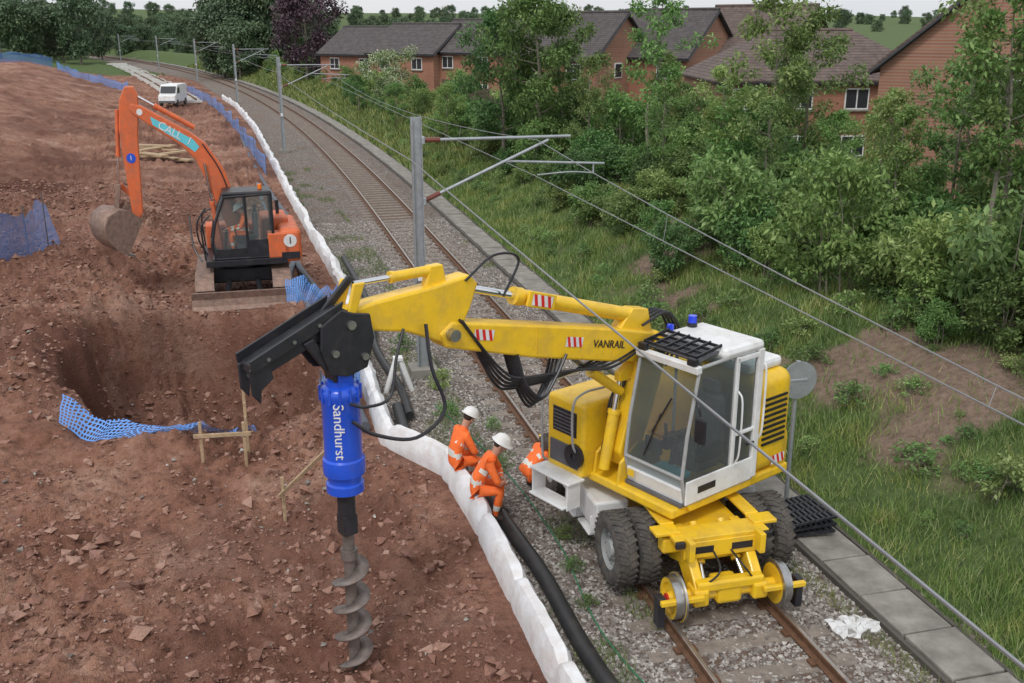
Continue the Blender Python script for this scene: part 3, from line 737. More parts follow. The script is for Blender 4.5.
a.add(sweep_vf(catmull([(.1,1.26,1.7),(.1,1.32,1.9),(.1,1.32,2.6),(.1,1.24,2.75)],5),.014,6))
a.add(sweep_vf(catmull([(-.45,1.2,1.9),(-.45,1.26,2.1),(-.45,1.26,2.9),(-.45,1.2,3.05)],5),.016,6)); a.make('grab_rails',WHT,UP)
rounded_hood('tank_housing',.1,1.38,-1.2,-.42,1.2,2.35,YEL,UP,.07)
box('tank_grille',(.55,-1.215,1.8),(.7,.02,.6),BLK,UP); box('tank_front_grille',(1.385,-.8,2.0),(.02,.5,.38),BLK,UP)
a=Acc()
for k in range(6): a.add(box_vf((1.397,-.8,1.86+.055*k),(.012,.44,.018)))
a.make('grille_bars',GREY,UP)
box('tank_front_panel',(1.392,-.8,1.5),(.02,.6,.34),GREY,UP)
a=Acc()
for pts in ([(1.42,-1.15,1.3),(1.5,-1.15,1.45),(1.5,-1.15,2.35),(1.35,-1.15,2.5),(.5,-1.15,2.55),(.3,-1.15,2.4)],[(1.42,-.5,1.6),(1.5,-.5,1.8),(1.5,-.5,2.35),(1.3,-.5,2.5),(.9,-.5,2.5)]):
    a.add(sweep_vf(catmull(pts,5),.018,7))
a.make('handrails',CABF,UP)
box('tread_step_upper',(1.52,-.8,1.22),(.32,.85,.04),WHT,UP); box('tread_step_lower',(1.6,-.8,.85),(.28,.75,.04),WHT,UP)
for yq in(-1.18,-.42): box('step_side',(1.54,yq,1.02),(.26,.025,.44),WHT,UP)
for k in range(4):
    hose('body_hose',[(.55,-.35+.05*k,1.5),(.95+.05*k,-.3,1.9-.1*k),(1.0,-.28+.05*k,2.4),(.6,-.25,2.9)],.018,BLK,UP)
lathe('hose_reel',[(.05,-.03),(.18,-.03),(.18,.03),(.05,.03)],BLK,UP,20,'x',(1.42,-.55,1.55))
for s in(-1,1): prism('boom_bracket_%s'%('a' if s<0 else 'b'),[(.3,1.25),(.4,1.75),(.8,1.85),(1.15,1.6),(1.2,1.25)],-.14+s*.24-.025,-.14+s*.24+.025,YEL,UP)
prism('lower_boom',[(.98,1.45),(.72,1.5),(.45,2.2),(.22,2.9),(.2,3.25),(.42,3.38),(.72,3.15),(.85,2.5),(1.08,1.7)],-.31,.03,YEL,UP,bevel=.03)
cyl_ram('main_ram',(1.22,-.14,1.45),(.95,-.14,2.8),.08,UP,.62)
prism('ram_lug',[(.7,2.7),(.7,3.0),(1.02,2.85),(1.02,2.72)],-.2,-.08,YEL,UP)
prism('intermediate_boom',[(.22,3.1),(.32,3.32),(1.2,3.55),(2.6,3.86),(3.9,4.14),(4.08,4.02),(4.0,3.84),(2.7,3.45),(1.3,3.10),(.4,2.9)],-.30,.02,YEL,UP,bevel=.03)
for (xa,za,xb,zb) in ((1.25,3.15,1.25,3.55),(2.62,3.5,2.62,3.84)): tube('weld_seam',(xa,.022,za),(xb,.022,zb),.007,YEL,UP,n=6)
tube('knuckle_pin',(.42,-.42,3.15),(.42,.14,3.15),.08,STL,UP); tube('stick_pin',(3.93,-.4,4.0),(3.93,.12,4.0),.075,STL,UP)
for s in(-1,1): tube('knuckle_cap',(.42,-.14+s*.19,3.15),(.42,-.14+s*.24,3.15),.14,YEL,UP)
cyl_ram('positioning_ram',(.95,-.14,2.55),(1.9,-.14,3.25),.07,UP,.6)
cyl_ram('stick_ram',(.75,-.14,3.62),(3.75,-.14,4.52),.10,UP,.70)
prism('ram_bracket',[(.45,3.3),(.55,3.7),(.85,3.76),(1.1,3.5)],-.24,-.04,YEL,UP)
prism('stick',[(3.5,4.54),(3.62,4.66),(4.1,4.6),(4.9,4.55),(5.3,4.50),(5.36,4.36),(5.2,4.28),(4.5,4.12),(3.98,3.88),(3.80,3.95),(3.62,4.25)],-.27,-.01,YEL,UP,bevel=.03)
cyl_ram('tool_ram',(4.05,-.14,4.76),(5.1,-.14,4.76),.06,UP,.55)
prism('tool_ram_lug',[(3.9,4.55),(3.95,4.82),(4.13,4.82),(4.2,4.55)],-.2,-.08,YEL,UP)
prism('link_a',[(5.04,4.80),(5.18,4.80),(5.28,4.45),(5.18,4.42)],-.3,-.25,YEL,UP); prism('link_b',[(5.04,4.80),(5.18,4.80),(5.28,4.45),(5.18,4.42)],-.03,.02,YEL,UP)
prism('link_c',[(5.04,4.80),(5.11,4.85),(5.48,4.50),(5.42,4.43)],-.25,-.2,BLK,UP)
box('ram_cover',(2.55,.02,4.17),(.46,.04,.2),YEL,UP,rot=(0,-.29,0))
chevron(UP,(2.55,4.17),.34,.14,.048,.29)
chevron(UP,(3.45,3.90),.30,.13,.026,.22); chevron(UP,(1.98,3.52),.3,.13,.026,.22)
text('boom_lettering','VANRAIL',.15,BLK,UP,(1.35,.028,3.36),(R(90),-R(-12.5),R(180)))
for k in range(5):
    o=.03*k; hose('boom_hose',[(.5,.06-.05*k,3.3),(1.3,.07-.05*k,3.05+o),(2.0,.06-.05*k,3.15-o),(2.9,.08-.05*k,3.25-.05*k),(3.2,.08-.05*k,3.4-.05*k),(3.5,.06-.05*k,3.75),(3.8,.06-.05*k,4.15)],.018,BLK,UP)
for k in range(5):
    hose('loop_hose',[(2.15,.06-.07*k,3.4),(2.35,.1-.07*k,3.15-.05*k),(2.6,.12-.07*k,2.92-.05*k),(2.85,.1-.07*k,3.15),(2.95,.04-.07*k,3.55)],.020,BLK,UP)
hose('stick_hose',[(3.1,-.05,4.3),(2.9,0,4.75),(3.3,.02,4.85),(3.7,0,4.6)],.016,BLK,UP)
hose('auger_feed_hose',[(4.3,.05,4.2),(4.3,.15,3.7),(4.2,.25,3.2),(4.6,.25,2.95),(5.1,.2,3.1),(5.35,.14,3.3)],.022,BLK,UP)
hose('auger_feed_hose_b',[(4.6,.05,4.2),(4.75,.12,3.9),(4.9,.2,3.5),(5.2,.18,3.45),(5.35,.1,3.5)],.018,BLK,UP)
for k in range(4):
    hose('knuckle_hose',[(.2,.0-.08*k,2.8),(-.05,.03-.08*k,3.2),(.2,0-.08*k,3.6),(.7,.0-.08*k,3.5)],.02,BLK,UP)
AT=empty('auger_drive',(5.33,-.14,0),parent=UP)
for s in(-1,1):
    prism('hitch_cheek_%s'%('a' if s<0 else 'b'),[(-.34,4.18),(-.30,4.46),(-.1,4.50),(.05,4.56),(.30,4.42),(.32,4.15),(.22,3.86),(.0,3.80),(-.24,3.86)],s*.2-.02,s*.2+.02,BLK,AT)
    tube('hitch_pin',(-.05,s*.18,4.38),(-.05,s*.26,4.38),.05,STL,AT); tube('hitch_pin',(-.2,s*.18,4.0),(-.2,s*.26,4.0),.04,STL,AT); tube('hitch_pin',(.16,s*.18,4.1),(.16,s*.26,4.1),.04,STL,AT)
box('hitch_body',(0,0,4.12),(.48,.36,.2),BLK,AT,bevel=.04)
prism('hitch_knuckle',[(-.14,3.95),(.14,3.95),(.12,3.72),(-.12,3.72)],-.12,.12,BLK,AT)
prism('cradle_beam',[(-.1,4.50),(.0,4.56),(1.06,4.12),(1.06,4.01),(.96,3.98),(-.1,4.38)],-.15,.15,BLK,AT,bevel=.02)
for s in(-1,1):
    prism('cradle_side_%s'%('a' if s<0 else 'b'),[(.0,4.64),(1.10,4.19),(1.08,4.06),(.05,4.46)],s*.17-.015,s*.17+.015,BLK,AT,bevel=.005)
    prism('cradle_jaw_%s'%('a' if s<0 else 'b'),[(.88,4.16),(1.10,4.09),(1.09,3.82),(1.0,3.70),(.98,3.85),(.84,3.95)],s*.14-.02,s*.14+.02,BLK,AT)
    prism('cradle_brace_%s'%('a' if s<0 else 'b'),[(.38,4.3),(.50,4.26),(.26,3.9),(.16,3.96)],s*.17-.02,s*.17+.02,BLK,AT)
    for k in range(3): tube('bolt',(.3+.3*k,s*.18,4.43-.125*k),(.3+.3*k,s*.20,4.43-.125*k),.022,STL,AT,n=6)
tube('jaw_roller',(.98,-.14,3.95),(.98,.14,3.95),.04,STL,AT)
lathe('drive_motor',[(.001,3.74),(.13,3.74),(.16,3.72),(.16,3.66),(.2,3.64),(.225,3.6),(.225,3.54),(.215,3.52),(.215,2.80),(.235,2.78),(.245,2.70),(.235,2.60),(.2,2.58),(.19,2.5),(.215,2.48),(.215,2.38),(.1,2.34),(.001,2.34)],BLU,AT,40,'z')
a=Acc()
for zq in(3.57,2.69):
    for k in range(12):
        an=2*math.pi*k/12; a.add(sweep_vf([(math.cos(an)*.225,math.sin(an)*.225,zq-.09),(math.cos(an)*.225,math.sin(an)*.225,zq+.09)],.014,6))
a.make('motor_bolts',BLU,AT)
for s in(-1,1): prism('motor_ear_%s'%('a' if s<0 else 'b'),[(-.1,3.6),(.1,3.6),(.08,3.92),(-.08,3.92)],s*.13-.02,s*.13+.02,BLU,AT)
text('motor_lettering','Sandhurst',.165,WHT,AT,(math.cos(R(52))*.219,math.sin(R(52))*.219,3.17),(R(90),R(90),R(142)),.004)
tube('auger_shaft',(0,0,2.36),(0,0,.12),.07,AUG,AT); tube('shaft_collar',(0,0,2.36),(0,0,2.05),.105,BLK,AT); box('kelly_joint',(0,0,1.95),(.18,.18,.25),BLK,AT)
tube('shaft_joint',(0,0,1.62),(0,0,1.50),.10,AUG,AT); tube('pilot_point',(0,0,.15),(0,0,-.05),.07,AUG,AT,r2=.01)
V=[];F=[];nT=3.6;K=130
for i in range(K+1):
    a_=2*math.pi*nT*i/K; zq=.14+1.32*i/K
    V+= [(math.cos(a_)*.07,math.sin(a_)*.07,zq),(math.cos(a_)*.225,math.sin(a_)*.225,zq-.02)]
for i in range(K): F.append((2*i,2*i+1,2*i+3,2*i+2))
o=mk('auger_flight',V,F,AUG,AT,smooth=True); s_=o.modifiers.new('s','SOLIDIFY'); s_.thickness=.018

# ---------------------------------------------------------------- TRACKED EXCAVATOR
EX=empty('tracked_excavator',(-.4,29.4,.06))
for s in(-1,1):
    T=empty('crawler_track',(s*1.03,0,0),parent=EX)
    prf=[(-1.45,.05),(-1.7,.25),(-1.75,.45),(-1.6,.7),(-1.35,.8),(1.35,.8),(1.6,.7),(1.75,.45),(1.7,.25),(1.45,.05)]
    a=Acc(); pp=[Vector((0,p[0],p[1])) for p in prf]+[Vector((0,prf[0][0],prf[0][1]))]
    pts=[];
    for i in range(len(pp)-1):
        L=(pp[i+1]-pp[i]).length; k=max(1,int(round(L/.17)))
        for j in range(k): pts.append((pp[i].lerp(pp[i+1],(j+.5)/k),pp[i+1]-pp[i]))
    for p,d in pts: a.add(box_vf(p,(.5,.15,.045),(math.atan2(d.z,d.y),0,0)));
    a.make('track_shoes',MUDM,T,bevel=.005)
    o=prism('track_frame',[(-1.4,.15),(-1.45,.6),(1.45,.6),(1.4,.15)],-.16,.16,BLK,T); o.rotation_euler=(0,0,R(90))
    for yq in np.linspace(-1.2,1.2,6): tube('roller',(-.18,yq,.2),(.18,yq,.2),.12,MUDM,T)
    for yq in(-1.42,1.42): tube('sprocket',(-.2,yq,.43),(.2,yq,.43),.29,MUDM,T)
box('carbody',(0,0,.6),(1.7,1.4,.4),BLK,EX,bevel=.05)
V=[];F=[]
for i,xq in enumerate((-1.38,1.38)):
    V+=[(xq,-2.2,.0),(xq,-2.12,.12),(xq,-2.08,.3),(xq,-2.14,.50),(xq,-2.05,.50),(xq,-1.98,.3),(xq,-2.02,.0)]
n=7; F=[tuple(range(n)),tuple(range(2*n-1,n-1,-1))]+[(i,(i+1)%n,n+(i+1)%n,n+i) for i in range(n)]
mk('dozer_blade',V,F,MUDM,EX,bevel=.01)
for s in(-1,1): tube('blade_arm',(s*.4,-.8,.45),(s*.45,-2.05,.3),.08,BLK,EX)
tube('slew_ring',(0,0,.8),(0,0,1.0),.6,BLK,EX)
XU=empty('upper_structure',(0,0,0),(0,0,R(182)),EX)
prism('deck',[(-1.2,.98),(-1.2,1.16),(1.0,1.16),(1.0,.98)],-1.2,1.2,BLK,XU)
rounded_hood('counterweight',-1.62,-1.0,-1.2,1.2,1.0,1.95,ORG,XU,.16); rounded_hood('engine_cover',-1.35,-.6,-1.18,.15,1.15,2.1,ORG,XU,.08)
box('side_cabinet',(-1.0,.95,1.5),(.6,.5,.7),ORG,XU,bevel=.04); box('grey_band',(-1.3,1.205,1.2),(.5,.01,.2),BLK,XU)
tube('counterweight_badge',(-1.3,1.2,1.62),(-1.3,1.212,1.62),.18,WHT,XU); text('badge_digit','1',.28,BLK,XU,(-1.3,1.22,1.62),(R(90),0,R(180)))
rounded_hood('right_tank',-.4,.95,-1.2,-.5,1.15,1.85,ORG,XU,.06); tube('exhaust',(-1.1,-.5,2.05),(-1.1,-.5,2.5),.05,BLK,XU)
prof=[(.72,1.2),(.80,1.6),(.68,2.2),(.40,2.9),(-.85,2.95),(-.85,1.2)]
c,zs=cab(XU,prof,.22,1.15,BLK,mid=-.15,pr=.04,skip=(2,))
box('cab_roof',(-.22,.68,2.98),(1.3,1.0,.1),BLK,XU,bevel=.04); box('door_lower',(-.5,1.17,1.45),(.66,.03,.5),BLK,XU); box('door_frontlow',(.3,1.17,1.35),(.8,.03,.26),BLK,XU)
tube('cab_beacon',(-.6,.7,3.02),(-.6,.7,3.16),.06,AMB,XU)
person('operator',seated(.06,.5,(1,.2,-.1)),(c[0]-.02,c[1],zs+.62),0,parent=XU)
a=Acc()
for pts in([(1.0,1.0,1.15),(1.05,1.0,2.0),(.95,1.0,2.25),(.8,1.0,2.4)],[(1.0,-1.1,1.15),(1.0,-1.1,2.1),(.4,-1.1,2.2),(.3,-1.1,1.9)],[(.95,.3,1.15),(1.15,.3,1.6),(1.15,.3,2.1),(.9,.3,2.5)],[(1.1,.9,1.1),(1.3,.6,1.5),(1.35,.2,2.3)]):
    a.add(sweep_vf(catmull(pts,5),.025,7))
a.make('guard_rails',BLK,XU)
FE=empty('front_equipment',parent=XU); FE.scale=(.86,1,.955)
prism('boom',[(-.05,1.45),(-.15,1.75),(.0,2.6),(.35,3.7),(.85,4.45),(1.3,4.78),(2.7,5.55),(2.98,5.62),(3.05,5.45),(2.95,5.32),(1.6,4.40),(1.2,4.0),(.85,3.2),(.45,2.1),(.22,1.5)],-.2,.14,ORG,FE,bevel=.03)
prism('boom_decal',[(1.05,4.36),(1.22,4.58),(2.45,5.25),(2.4,5.02),(1.5,4.45),(1.2,4.22)],.142,.147,SBLUE,FE,bevel=0)
text('boom_lettering','CALL  1',.32,WHT,FE,(1.75,.152,4.76),(R(90),-R(-29),R(180)))
tube('badge',(2.75,.142,5.38),(2.75,.15,5.38),.09,WHT,FE)
for s in(-1,1): cyl_ram('boom_ram',(.65,-.03+s*.26,1.35),(.95,-.03+s*.24,3.9),.075,FE,.55,ORG)
cyl_ram('stick_ram',(1.15,-.03,4.9),(3.05,-.03,5.95),.075,FE,.6,ORG)
hose('boom_pipe',[(.1,.16,2.4),(.45,.16,3.6),(.95,.16,4.45)],.02,BLK,FE)
prism('stick',[(2.75,5.85),(2.85,6.08),(3.12,6.08),(3.32,5.7),(3.42,4.9),(3.30,2.5),(3.12,2.35),(2.98,2.5),(2.88,4.7),(2.78,5.4)],-.17,.11,ORG,FE,bevel=.03)
cyl_ram('bucket_ram',(3.42,-.03,5.45),(3.62,-.03,3.3),.065,FE,.6,ORG)
prism('bucket_link',[(3.55,3.35),(3.7,3.35),(3.85,2.55),(3.72,2.45)],-.12,.06,MUDM,FE); prism('bucket_link_b',[(3.6,3.4),(3.66,3.25),(3.2,2.85),(3.15,3.0)],-.22,-.17,ORG,FE)
tube('stick_badge',(3.15,.112,4.1),(3.15,.12,4.1),.14,BLU,FE); text('stick_digit','1',.2,WHT,FE,(3.15,.125,4.1),(R(90),0,R(180)))
B=empty('bucket',(3.45,-.03,2.35),(0,R(-28),R(28)),parent=FE)
arc=[(-.18,.12),(.30,.20),(.66,.10),(.90,-.2),(.88,-.55),(.62,-.85),(.25,-1.0),(-.1,-.98)]
V=[];F=[];hw=.62
for (px,pz) in arc: V+=[(px,-hw,pz),(px,hw,pz)]
for i in range(len(arc)-1): F.append((2*i,2*i+1,2*i+3,2*i+2))
o=mk('shell',V,F,MUDM,B,auto=True); s_=o.modifiers.new('s','SOLIDIFY'); s_.thickness=.03
for s in(-1,1): prism('cheek_%s'%('a' if s<0 else 'b'),arc,s*hw-.02,s*hw+.02,MUDM,B,bevel=0)
a=Acc()
for k in range(5): a.add(box_vf((-.22,-.5+.25*k,-.96),(.26,.10,.06),(0,.15,0)))
a.make('teeth',STL,B)
for s in(-1,1): prism('ear_%s'%('a' if s<0 else 'b'),[(-.15,.1),(.35,.18),(.3,.42),(-.05,.34)],s*.15-.02,s*.15+.02,MUDM,B,bevel=0)

# ---------------------------------------------------------------- small site items
r=empty('round_track_sign',(8.12,13.3,-.05))
tube('post',(0,0,0),(0,0,2.45),.035,GAL,r); lathe('disc_back',[(.001,.0),(.30,.0),(.31,-.02),(.31,-.03),(.001,-.03)],GAL,r,36,'y',(0,-.04,2.15))
box('clamp',(0,-.06,2.15),(.3,.04,.05),GAL,r)
r=empty('black_plastic_mats',(7.85,12.4,0),(0,0,R(-8)))
for k in range(3):
    a=Acc()
    for i in range(9): a.add(box_vf((-.36+.09*i,0,0),(.05,.8,.04)))
    for i in range(5): a.add(box_vf((0,-.38+.19*i,0.002),(.8,.03,.036)))
    a.make('mat_%d'%k,BLK,r,loc=(.02*k,.05*k,.08+.07*k),rot=(0,-.06,.1*k))
V=[];F=[]
for i in range(12):
    for j in range(8): V.append((6.85+i*.06*(1-.05*abs(j-4))+random.gauss(0,.02),9.6+j*.06+.03*math.sin(i)+random.gauss(0,.02),-.03+abs(random.gauss(0,.03))))
for i in range(11):
    for j in range(7): F.append((i*8+j,i*8+j+1,(i+1)*8+j+1,(i+1)*8+j))
mk('plastic_sheet_litter',V,F,glassmat('thin_plastic',(.98,.98,.98),.78,(.65,.65,.65)))
r=empty('white_trestle',(2.75,20.2,-.1))
for s in(-1,1): tube('leg_%s'%('a' if s<0 else 'b'),(s*.28,0,0),(s*.04,0,.75),.06,WHT,r); tube('backleg',(s*.2,.4,0),(s*.03,.05,.75),.05,WHT,r)
box('top',(0,.02,.75),(.2,.2,.08),WHT,r)

def van(name,loc,rot,body,s=1):
    r=empty(name,loc,(0,0,rot)); r.scale=(s,)*3
    prism('body',[(-2.4,.4),(-2.4,2.1),(-2.2,2.25),(1.0,2.25),(1.3,2.1),(1.8,1.35),(2.4,1.15),(2.5,.4)],-.9,.9,body,r,bevel=.06)
    prism('side_window',[(.5,1.35),(.5,1.95),(1.2,1.95),(1.6,1.35)],-.915,.915,WGL,r,bevel=0)
    mk('windscreen',[(1.36,-.8,2.06),(1.36,.8,2.06),(1.86,.8,1.38),(1.86,-.8,1.38)],[(0,1,2,3)],WGL,r,loc=(.02,0,.02))
    mk('rear_window',[(-2.42,-.7,1.3),(-2.42,.7,1.3),(-2.42,.7,1.95),(-2.42,-.7,1.95)],[(0,1,2,3)],WGL,r)
    for xq in(-1.5,1.6):
        for yq in(-.85,.85): tube('wheel',(xq,yq-.1,.36),(xq,yq+.1,.36),.36,RUB,r)
    box('bumper',(2.5,0,.5),(.12,1.7,.25),GREY,r); box('rear_bumper',(-2.44,0,.5),(.1,1.7,.25),GREY,r)
van('site_van',(-6.4,100.5,g1(-6.4,100.5)+.1),R(258),WHT,.85)
van('site_van',(-36,172,g1(-36,172)+.1),R(100),GREY)
van('site_van',(-37,158,g1(-37,158)+.1),R(80),ORG,1.2)

# ---------------------------------------------------------------- houses
def brickmat(name,c):
    m,nt,b=newmat(name); tc=N(nt,'ShaderNodeTexCoord')
    mp=N(nt,'ShaderNodeMapping'); mp.inputs['Rotation'].default_value=(R(90),0,0); nt.links.new(tc.outputs['Object'],mp.inputs[0])
    br=N(nt,'ShaderNodeTexBrick'); br.inputs['Scale'].default_value=4; nt.links.new(mp.outputs[0],br.inputs[0])
    br.inputs['Color1'].default_value=(*c,1); br.inputs['Color2'].default_value=(c[0]*.75,c[1]*.7,c[2]*.7,1); br.inputs['Mortar'].default_value=(c[0]*.9,c[1]*1.3,c[2]*1.5,1)
    n=noise(nt,.8,3,.6,tc.outputs['Object']); r=ramp(nt,n.outputs['Fac'],[(.3,(.8,.8,.8)),(.7,(1,1,1))])
    nt.links.new(mixc(nt,1.0,br.outputs[0],r.outputs[0],'MULTIPLY'),b.inputs['Base Color']); b.inputs['Roughness'].default_value=.9; return m
BRK=brickmat('red_brick',(.38,.165,.105))
def tilemat(name,c):
    m,nt,b=newmat(name); tc=N(nt,'ShaderNodeTexCoord')
    w=N(nt,'ShaderNodeTexWave'); w.bands_direction='Z'; w.inputs['Scale'].default_value=2.2; w.inputs['Distortion'].default_value=.6; w.inputs['Detail Scale'].default_value=3
    nt.links.new(tc.outputs['Object'],w.inputs[0]); n=noise(nt,2.5,5,.7,tc.outputs['Object'])
    r=ramp(nt,n.outputs['Fac'],[(.3,[q*.6 for q in c]),(.7,[q*1.4 for q in c])]); r2=ramp(nt,w.outputs['Fac'],[(0,(.55,.55,.55)),(.4,(1,1,1))])
    nt.links.new(mixc(nt,1.0,r.outputs[0],r2.outputs[0],'MULTIPLY'),b.inputs['Base Color']); b.inputs['Roughness'].default_value=.85; return m
TIL=tilemat('roof_tiles',(.125,.092,.08)); TIL2=tilemat('roof_tiles_dark',(.085,.073,.073))
def house(loc,rotz,w,d,he,hr,hip=0,tile=TIL,chim=True):
    r=empty('brick_house',loc,(0,0,rotz))
    if hip: box('walls',(0,0,he/2),(w,d,he),BRK,r,bevel=0)
    else:
        V=[(-w/2,-d/2,0),(-w/2,d/2,0),(-w/2,d/2,he),(-w/2,0,hr-.05),(-w/2,-d/2,he)]; V+= [(-x,y,z) for x,y,z in V]
        mk('walls',V,[(0,1,2,3,4),(9,8,7,6,5),(0,5,6,1),(1,6,7,2),(0,4,9,5)],BRK,r)
    o=.35; ov=.3; sl=(hr-he)/(d/2); ze=he-o*sl
    V=[(-w/2-ov,-d/2-o,ze),(w/2+ov,-d/2-o,ze),(w/2+ov,d/2+o,ze),(-w/2-ov,d/2+o,ze),(-w/2-ov+hip,0,hr),(w/2+ov-hip,0,hr)]
    q=mk('roof',V,[(0,1,5,4),(2,3,4,5)]+([(0,4,3),(1,2,5)] if hip else []),tile,r); s_=q.modifiers.new('s','SOLIDIFY'); s_.thickness=.14; s_.offset=1
    tube('ridge_tiles',(-w/2-ov+hip,0,hr+.14),(w/2+ov-hip,0,hr+.14),.12,tile,r,n=8)
    for s in(-1,1):
        box('gutter_%s'%('f' if s<0 else 'b'),(0,s*(d/2+o+.03),ze-.02),(w+2*ov,.1,.12),BLK,r,bevel=0)
    k=max(2,int(w/3))
    for s in(-1,1):
        for i in range(k):
            xq=-w/2+(i+.5)*w/k
            for zq in(he-1.05,he-3.6):
                if zq<.8: continue
                box('window_frame',(xq,s*(d/2+.02),zq),(1.35,.08,1.15),WHT,r,bevel=0); 
                for q_ in(-.32,.32): box('window_pane',(xq+q_,s*(d/2+.065),zq),(.56,.02,.98),WGL,r,bevel=0)
                box('sill',(xq,s*(d/2+.06),zq-.63),(1.5,.16,.08),CONC,r,bevel=0)
        if not hip:
            box('gable_window_frame',(s*(w/2+.02),-.8,he-1.0),(.08,.95,1.1),WHT,r,bevel=0); box('gable_window_pane',(s*(w/2+.07),-.8,he-1.0),(.02,.78,.92),WGL,r,bevel=0)
            a=Acc()
            for e_ in(-1,1):
                a.add(sweep_vf([(s*(w/2+ov+.01),e_*(d/2+o),ze-.05),(s*(w/2+ov+.01),0,hr-.05)],.08,4))
            a.make('bargeboards',BLK,r)
    if chim:
        box('chimney',(w*.2,.3,hr+.1),(.7,.5,1.0),BRK,r,bevel=0); tube('chimney_pot',(w*.2,.3,hr+.6),(w*.2,.3,hr+.85),.13,CONC,r)
house((32,54.5,-.3),R(-12),12.5,8.5,4.9,7.3,4.0,TIL,False)
house((25.5,76,0),R(-55),7.5,7.5,5.2,8.2,0,TIL2,False); house((32,74.5,0),R(-55),7.5,7.5,5.3,8.4,0,TIL2,False); house((39,73,0),R(-55),8,8,5.4,8.7,0,TIL,False)
house((31.3,37.3,0),R(46),9,8.5,5.9,9.6,0,TIL,False)
house((14.0,112,0),R(-50),8.5,8,4.6,7.1,0,TIL2,False);house((18.5,106,0),R(-50),8.5,8,4.8,7.4,0,TIL2,False); house((24,101,0),R(-50),8.5,8,5,7.8,0,TIL2,False); house((29.5,97,0),R(-50),8.5,8,5,8.0,0,TIL2,False)

# ---------------------------------------------------------------- vegetation
def tree_mesh(name,H,tr,nlimb,spread,nleaf,ls,seed,leaf,z0=.3,stems=1,clr=.55,flatf=.8,curved=.15):
    rg=np.random.default_rng(seed); V=[];F=[];nv=0;clumps=[]
    def tubeit(P,r):
        nonlocal nv
        v,f=sweep_vf(P,r,5,False); V.extend([tuple(q) for q in v]); F.extend([tuple(i+nv for i in q) for q in f]); nv+=len(v)
    for s in range(stems):
        az0=rg.random()*6.28; ln=0 if stems==1 else rg.uniform(.15,.55)
        base=Vector((math.cos(az0)*.08*stems,math.sin(az0)*.08*stems,-.15)); topv=Vector((math.cos(az0)*ln*spread,math.sin(az0)*ln*spread,H*(.94 if stems==1 else rg.uniform(.55,.95))))
        tp=[]
        for k in range(6):
            t=k/5; p=base.lerp(topv,t)+Vector(rg.normal(0,curved*.25*H*.12,3))*(t>0); tp.append(p)
        cp=catmull(tp,2); rr=[tr*(1-.88*i/(len(cp)-1)) for i in range(len(cp))]; tubeit(cp,rr)
        for l in range(nlimb):
            f=z0+(1-z0)*(l+rg.random()*.8)/nlimb; f=min(f,.98); q=f*(len(cp)-1); i=int(q); b0=cp[i].lerp(cp[min(i+1,len(cp)-1)],q-i)
            az=l*2.4+rg.random()*.9; prof=math.sin(math.pi*min(1,(f-z0)/(1-z0)*.82+.16))**.7
            L=spread*prof*rg.uniform(.6,1.25); d=Vector((math.cos(az),math.sin(az),rg.uniform(.25,.8)))
            e=b0+d.normalized()*L; mdp=b0.lerp(e,.5)+Vector((0,0,-.06*L))
            rb=max(.008,rr[i]*.5); tubeit([b0,mdp,e],[rb,rb*.6,rb*.2])
            clumps.append((e,clr*rg.uniform(.6,1.2))); clumps.append((b0.lerp(e,.6),clr*rg.uniform(.5,.9)))
            for k in range(3):
                d2=Vector((math.cos(az+rg.uniform(-1.2,1.2)),math.sin(az+rg.uniform(-1.2,1.2)),rg.uniform(-.1,.9))).normalized(); s0=b0.lerp(e,rg.uniform(.35,.9)); e2=s0+d2*L*rg.uniform(.3,.55)
                tubeit([s0,e2],[rb*.4,rb*.12]); clumps.append((e2,clr*rg.uniform(.45,1.0)))
        clumps.append((cp[-1],clr*.7))
    C=np.array([tuple(c[0]) for c in clumps]); Rr=np.array([c[1] for c in clumps])
    w=Rr**2; w/=w.sum(); ci=rg.choice(len(C),nleaf,p=w)
    dr=rg.normal(size=(nleaf,3)); dr/=np.linalg.norm(dr,axis=1,keepdims=True)
    rad=rg.random(nleaf)**.45; P=C[ci]+dr*(rad*Rr[ci])[:,None]*np.array([1,1,flatf]); P[:,2]=np.maximum(P[:,2],.05+rg.random(nleaf)*.2)
    D=dr*.6+rg.normal(0,.6,(nleaf,3)); D[:,2]-=.25; D/=np.linalg.norm(D,axis=1,keepdims=True)
    Sd=np.cross(D,rg.normal(size=(nleaf,3))*.5+np.array([0,0,1.])); Sd/=np.linalg.norm(Sd,axis=1,keepdims=True)
    L=(ls*(.6+.8*rg.random(nleaf)))[:,None]; W=L*.46
    up=np.cross(Sd,D)
    Q=np.stack([P,P+D*L*.45+Sd*W*.5+up*L*.06,P+D*L,P+D*L*.45-Sd*W*.5+up*L*.06],1).reshape(-1,3)
    FL=(np.arange(nleaf)[:,None]*4+np.arange(4)[None])+nv
    Vn=np.concatenate([np.array(V),Q]); Fn=np.concatenate([np.array(F),FL])
    return mesh_np(name,Vn,Fn,[BARK,leaf],np.concatenate([np.zeros(len(F)),np.ones(nleaf)]))
SL=[LEAF,LEAFL,LEAFD,LEAF,LEAFL,LEAF]
SH=[tree_mesh('shrub_mesh_%d'%i,2.1+.3*i,.03,7,1.0+.1*(i%3),4300,.17,20+i,SL[i],.12,5,.36,curved=.35) for i in range(6)]
WEED=[tree_mesh('weed_mesh_%d'%i,.9,.01,5,.40,600,.11,60+i,LEAF if i else LEAFL,.1,6,.15) for i in range(3)]
SAP=[tree_mesh('sapling_mesh_%d'%i,8.3,.085,15,1.4,4000,.17,30+i,LEAF if i%2 else LEAFL,.36,1,.42,curved=.5) for i in range(4)]
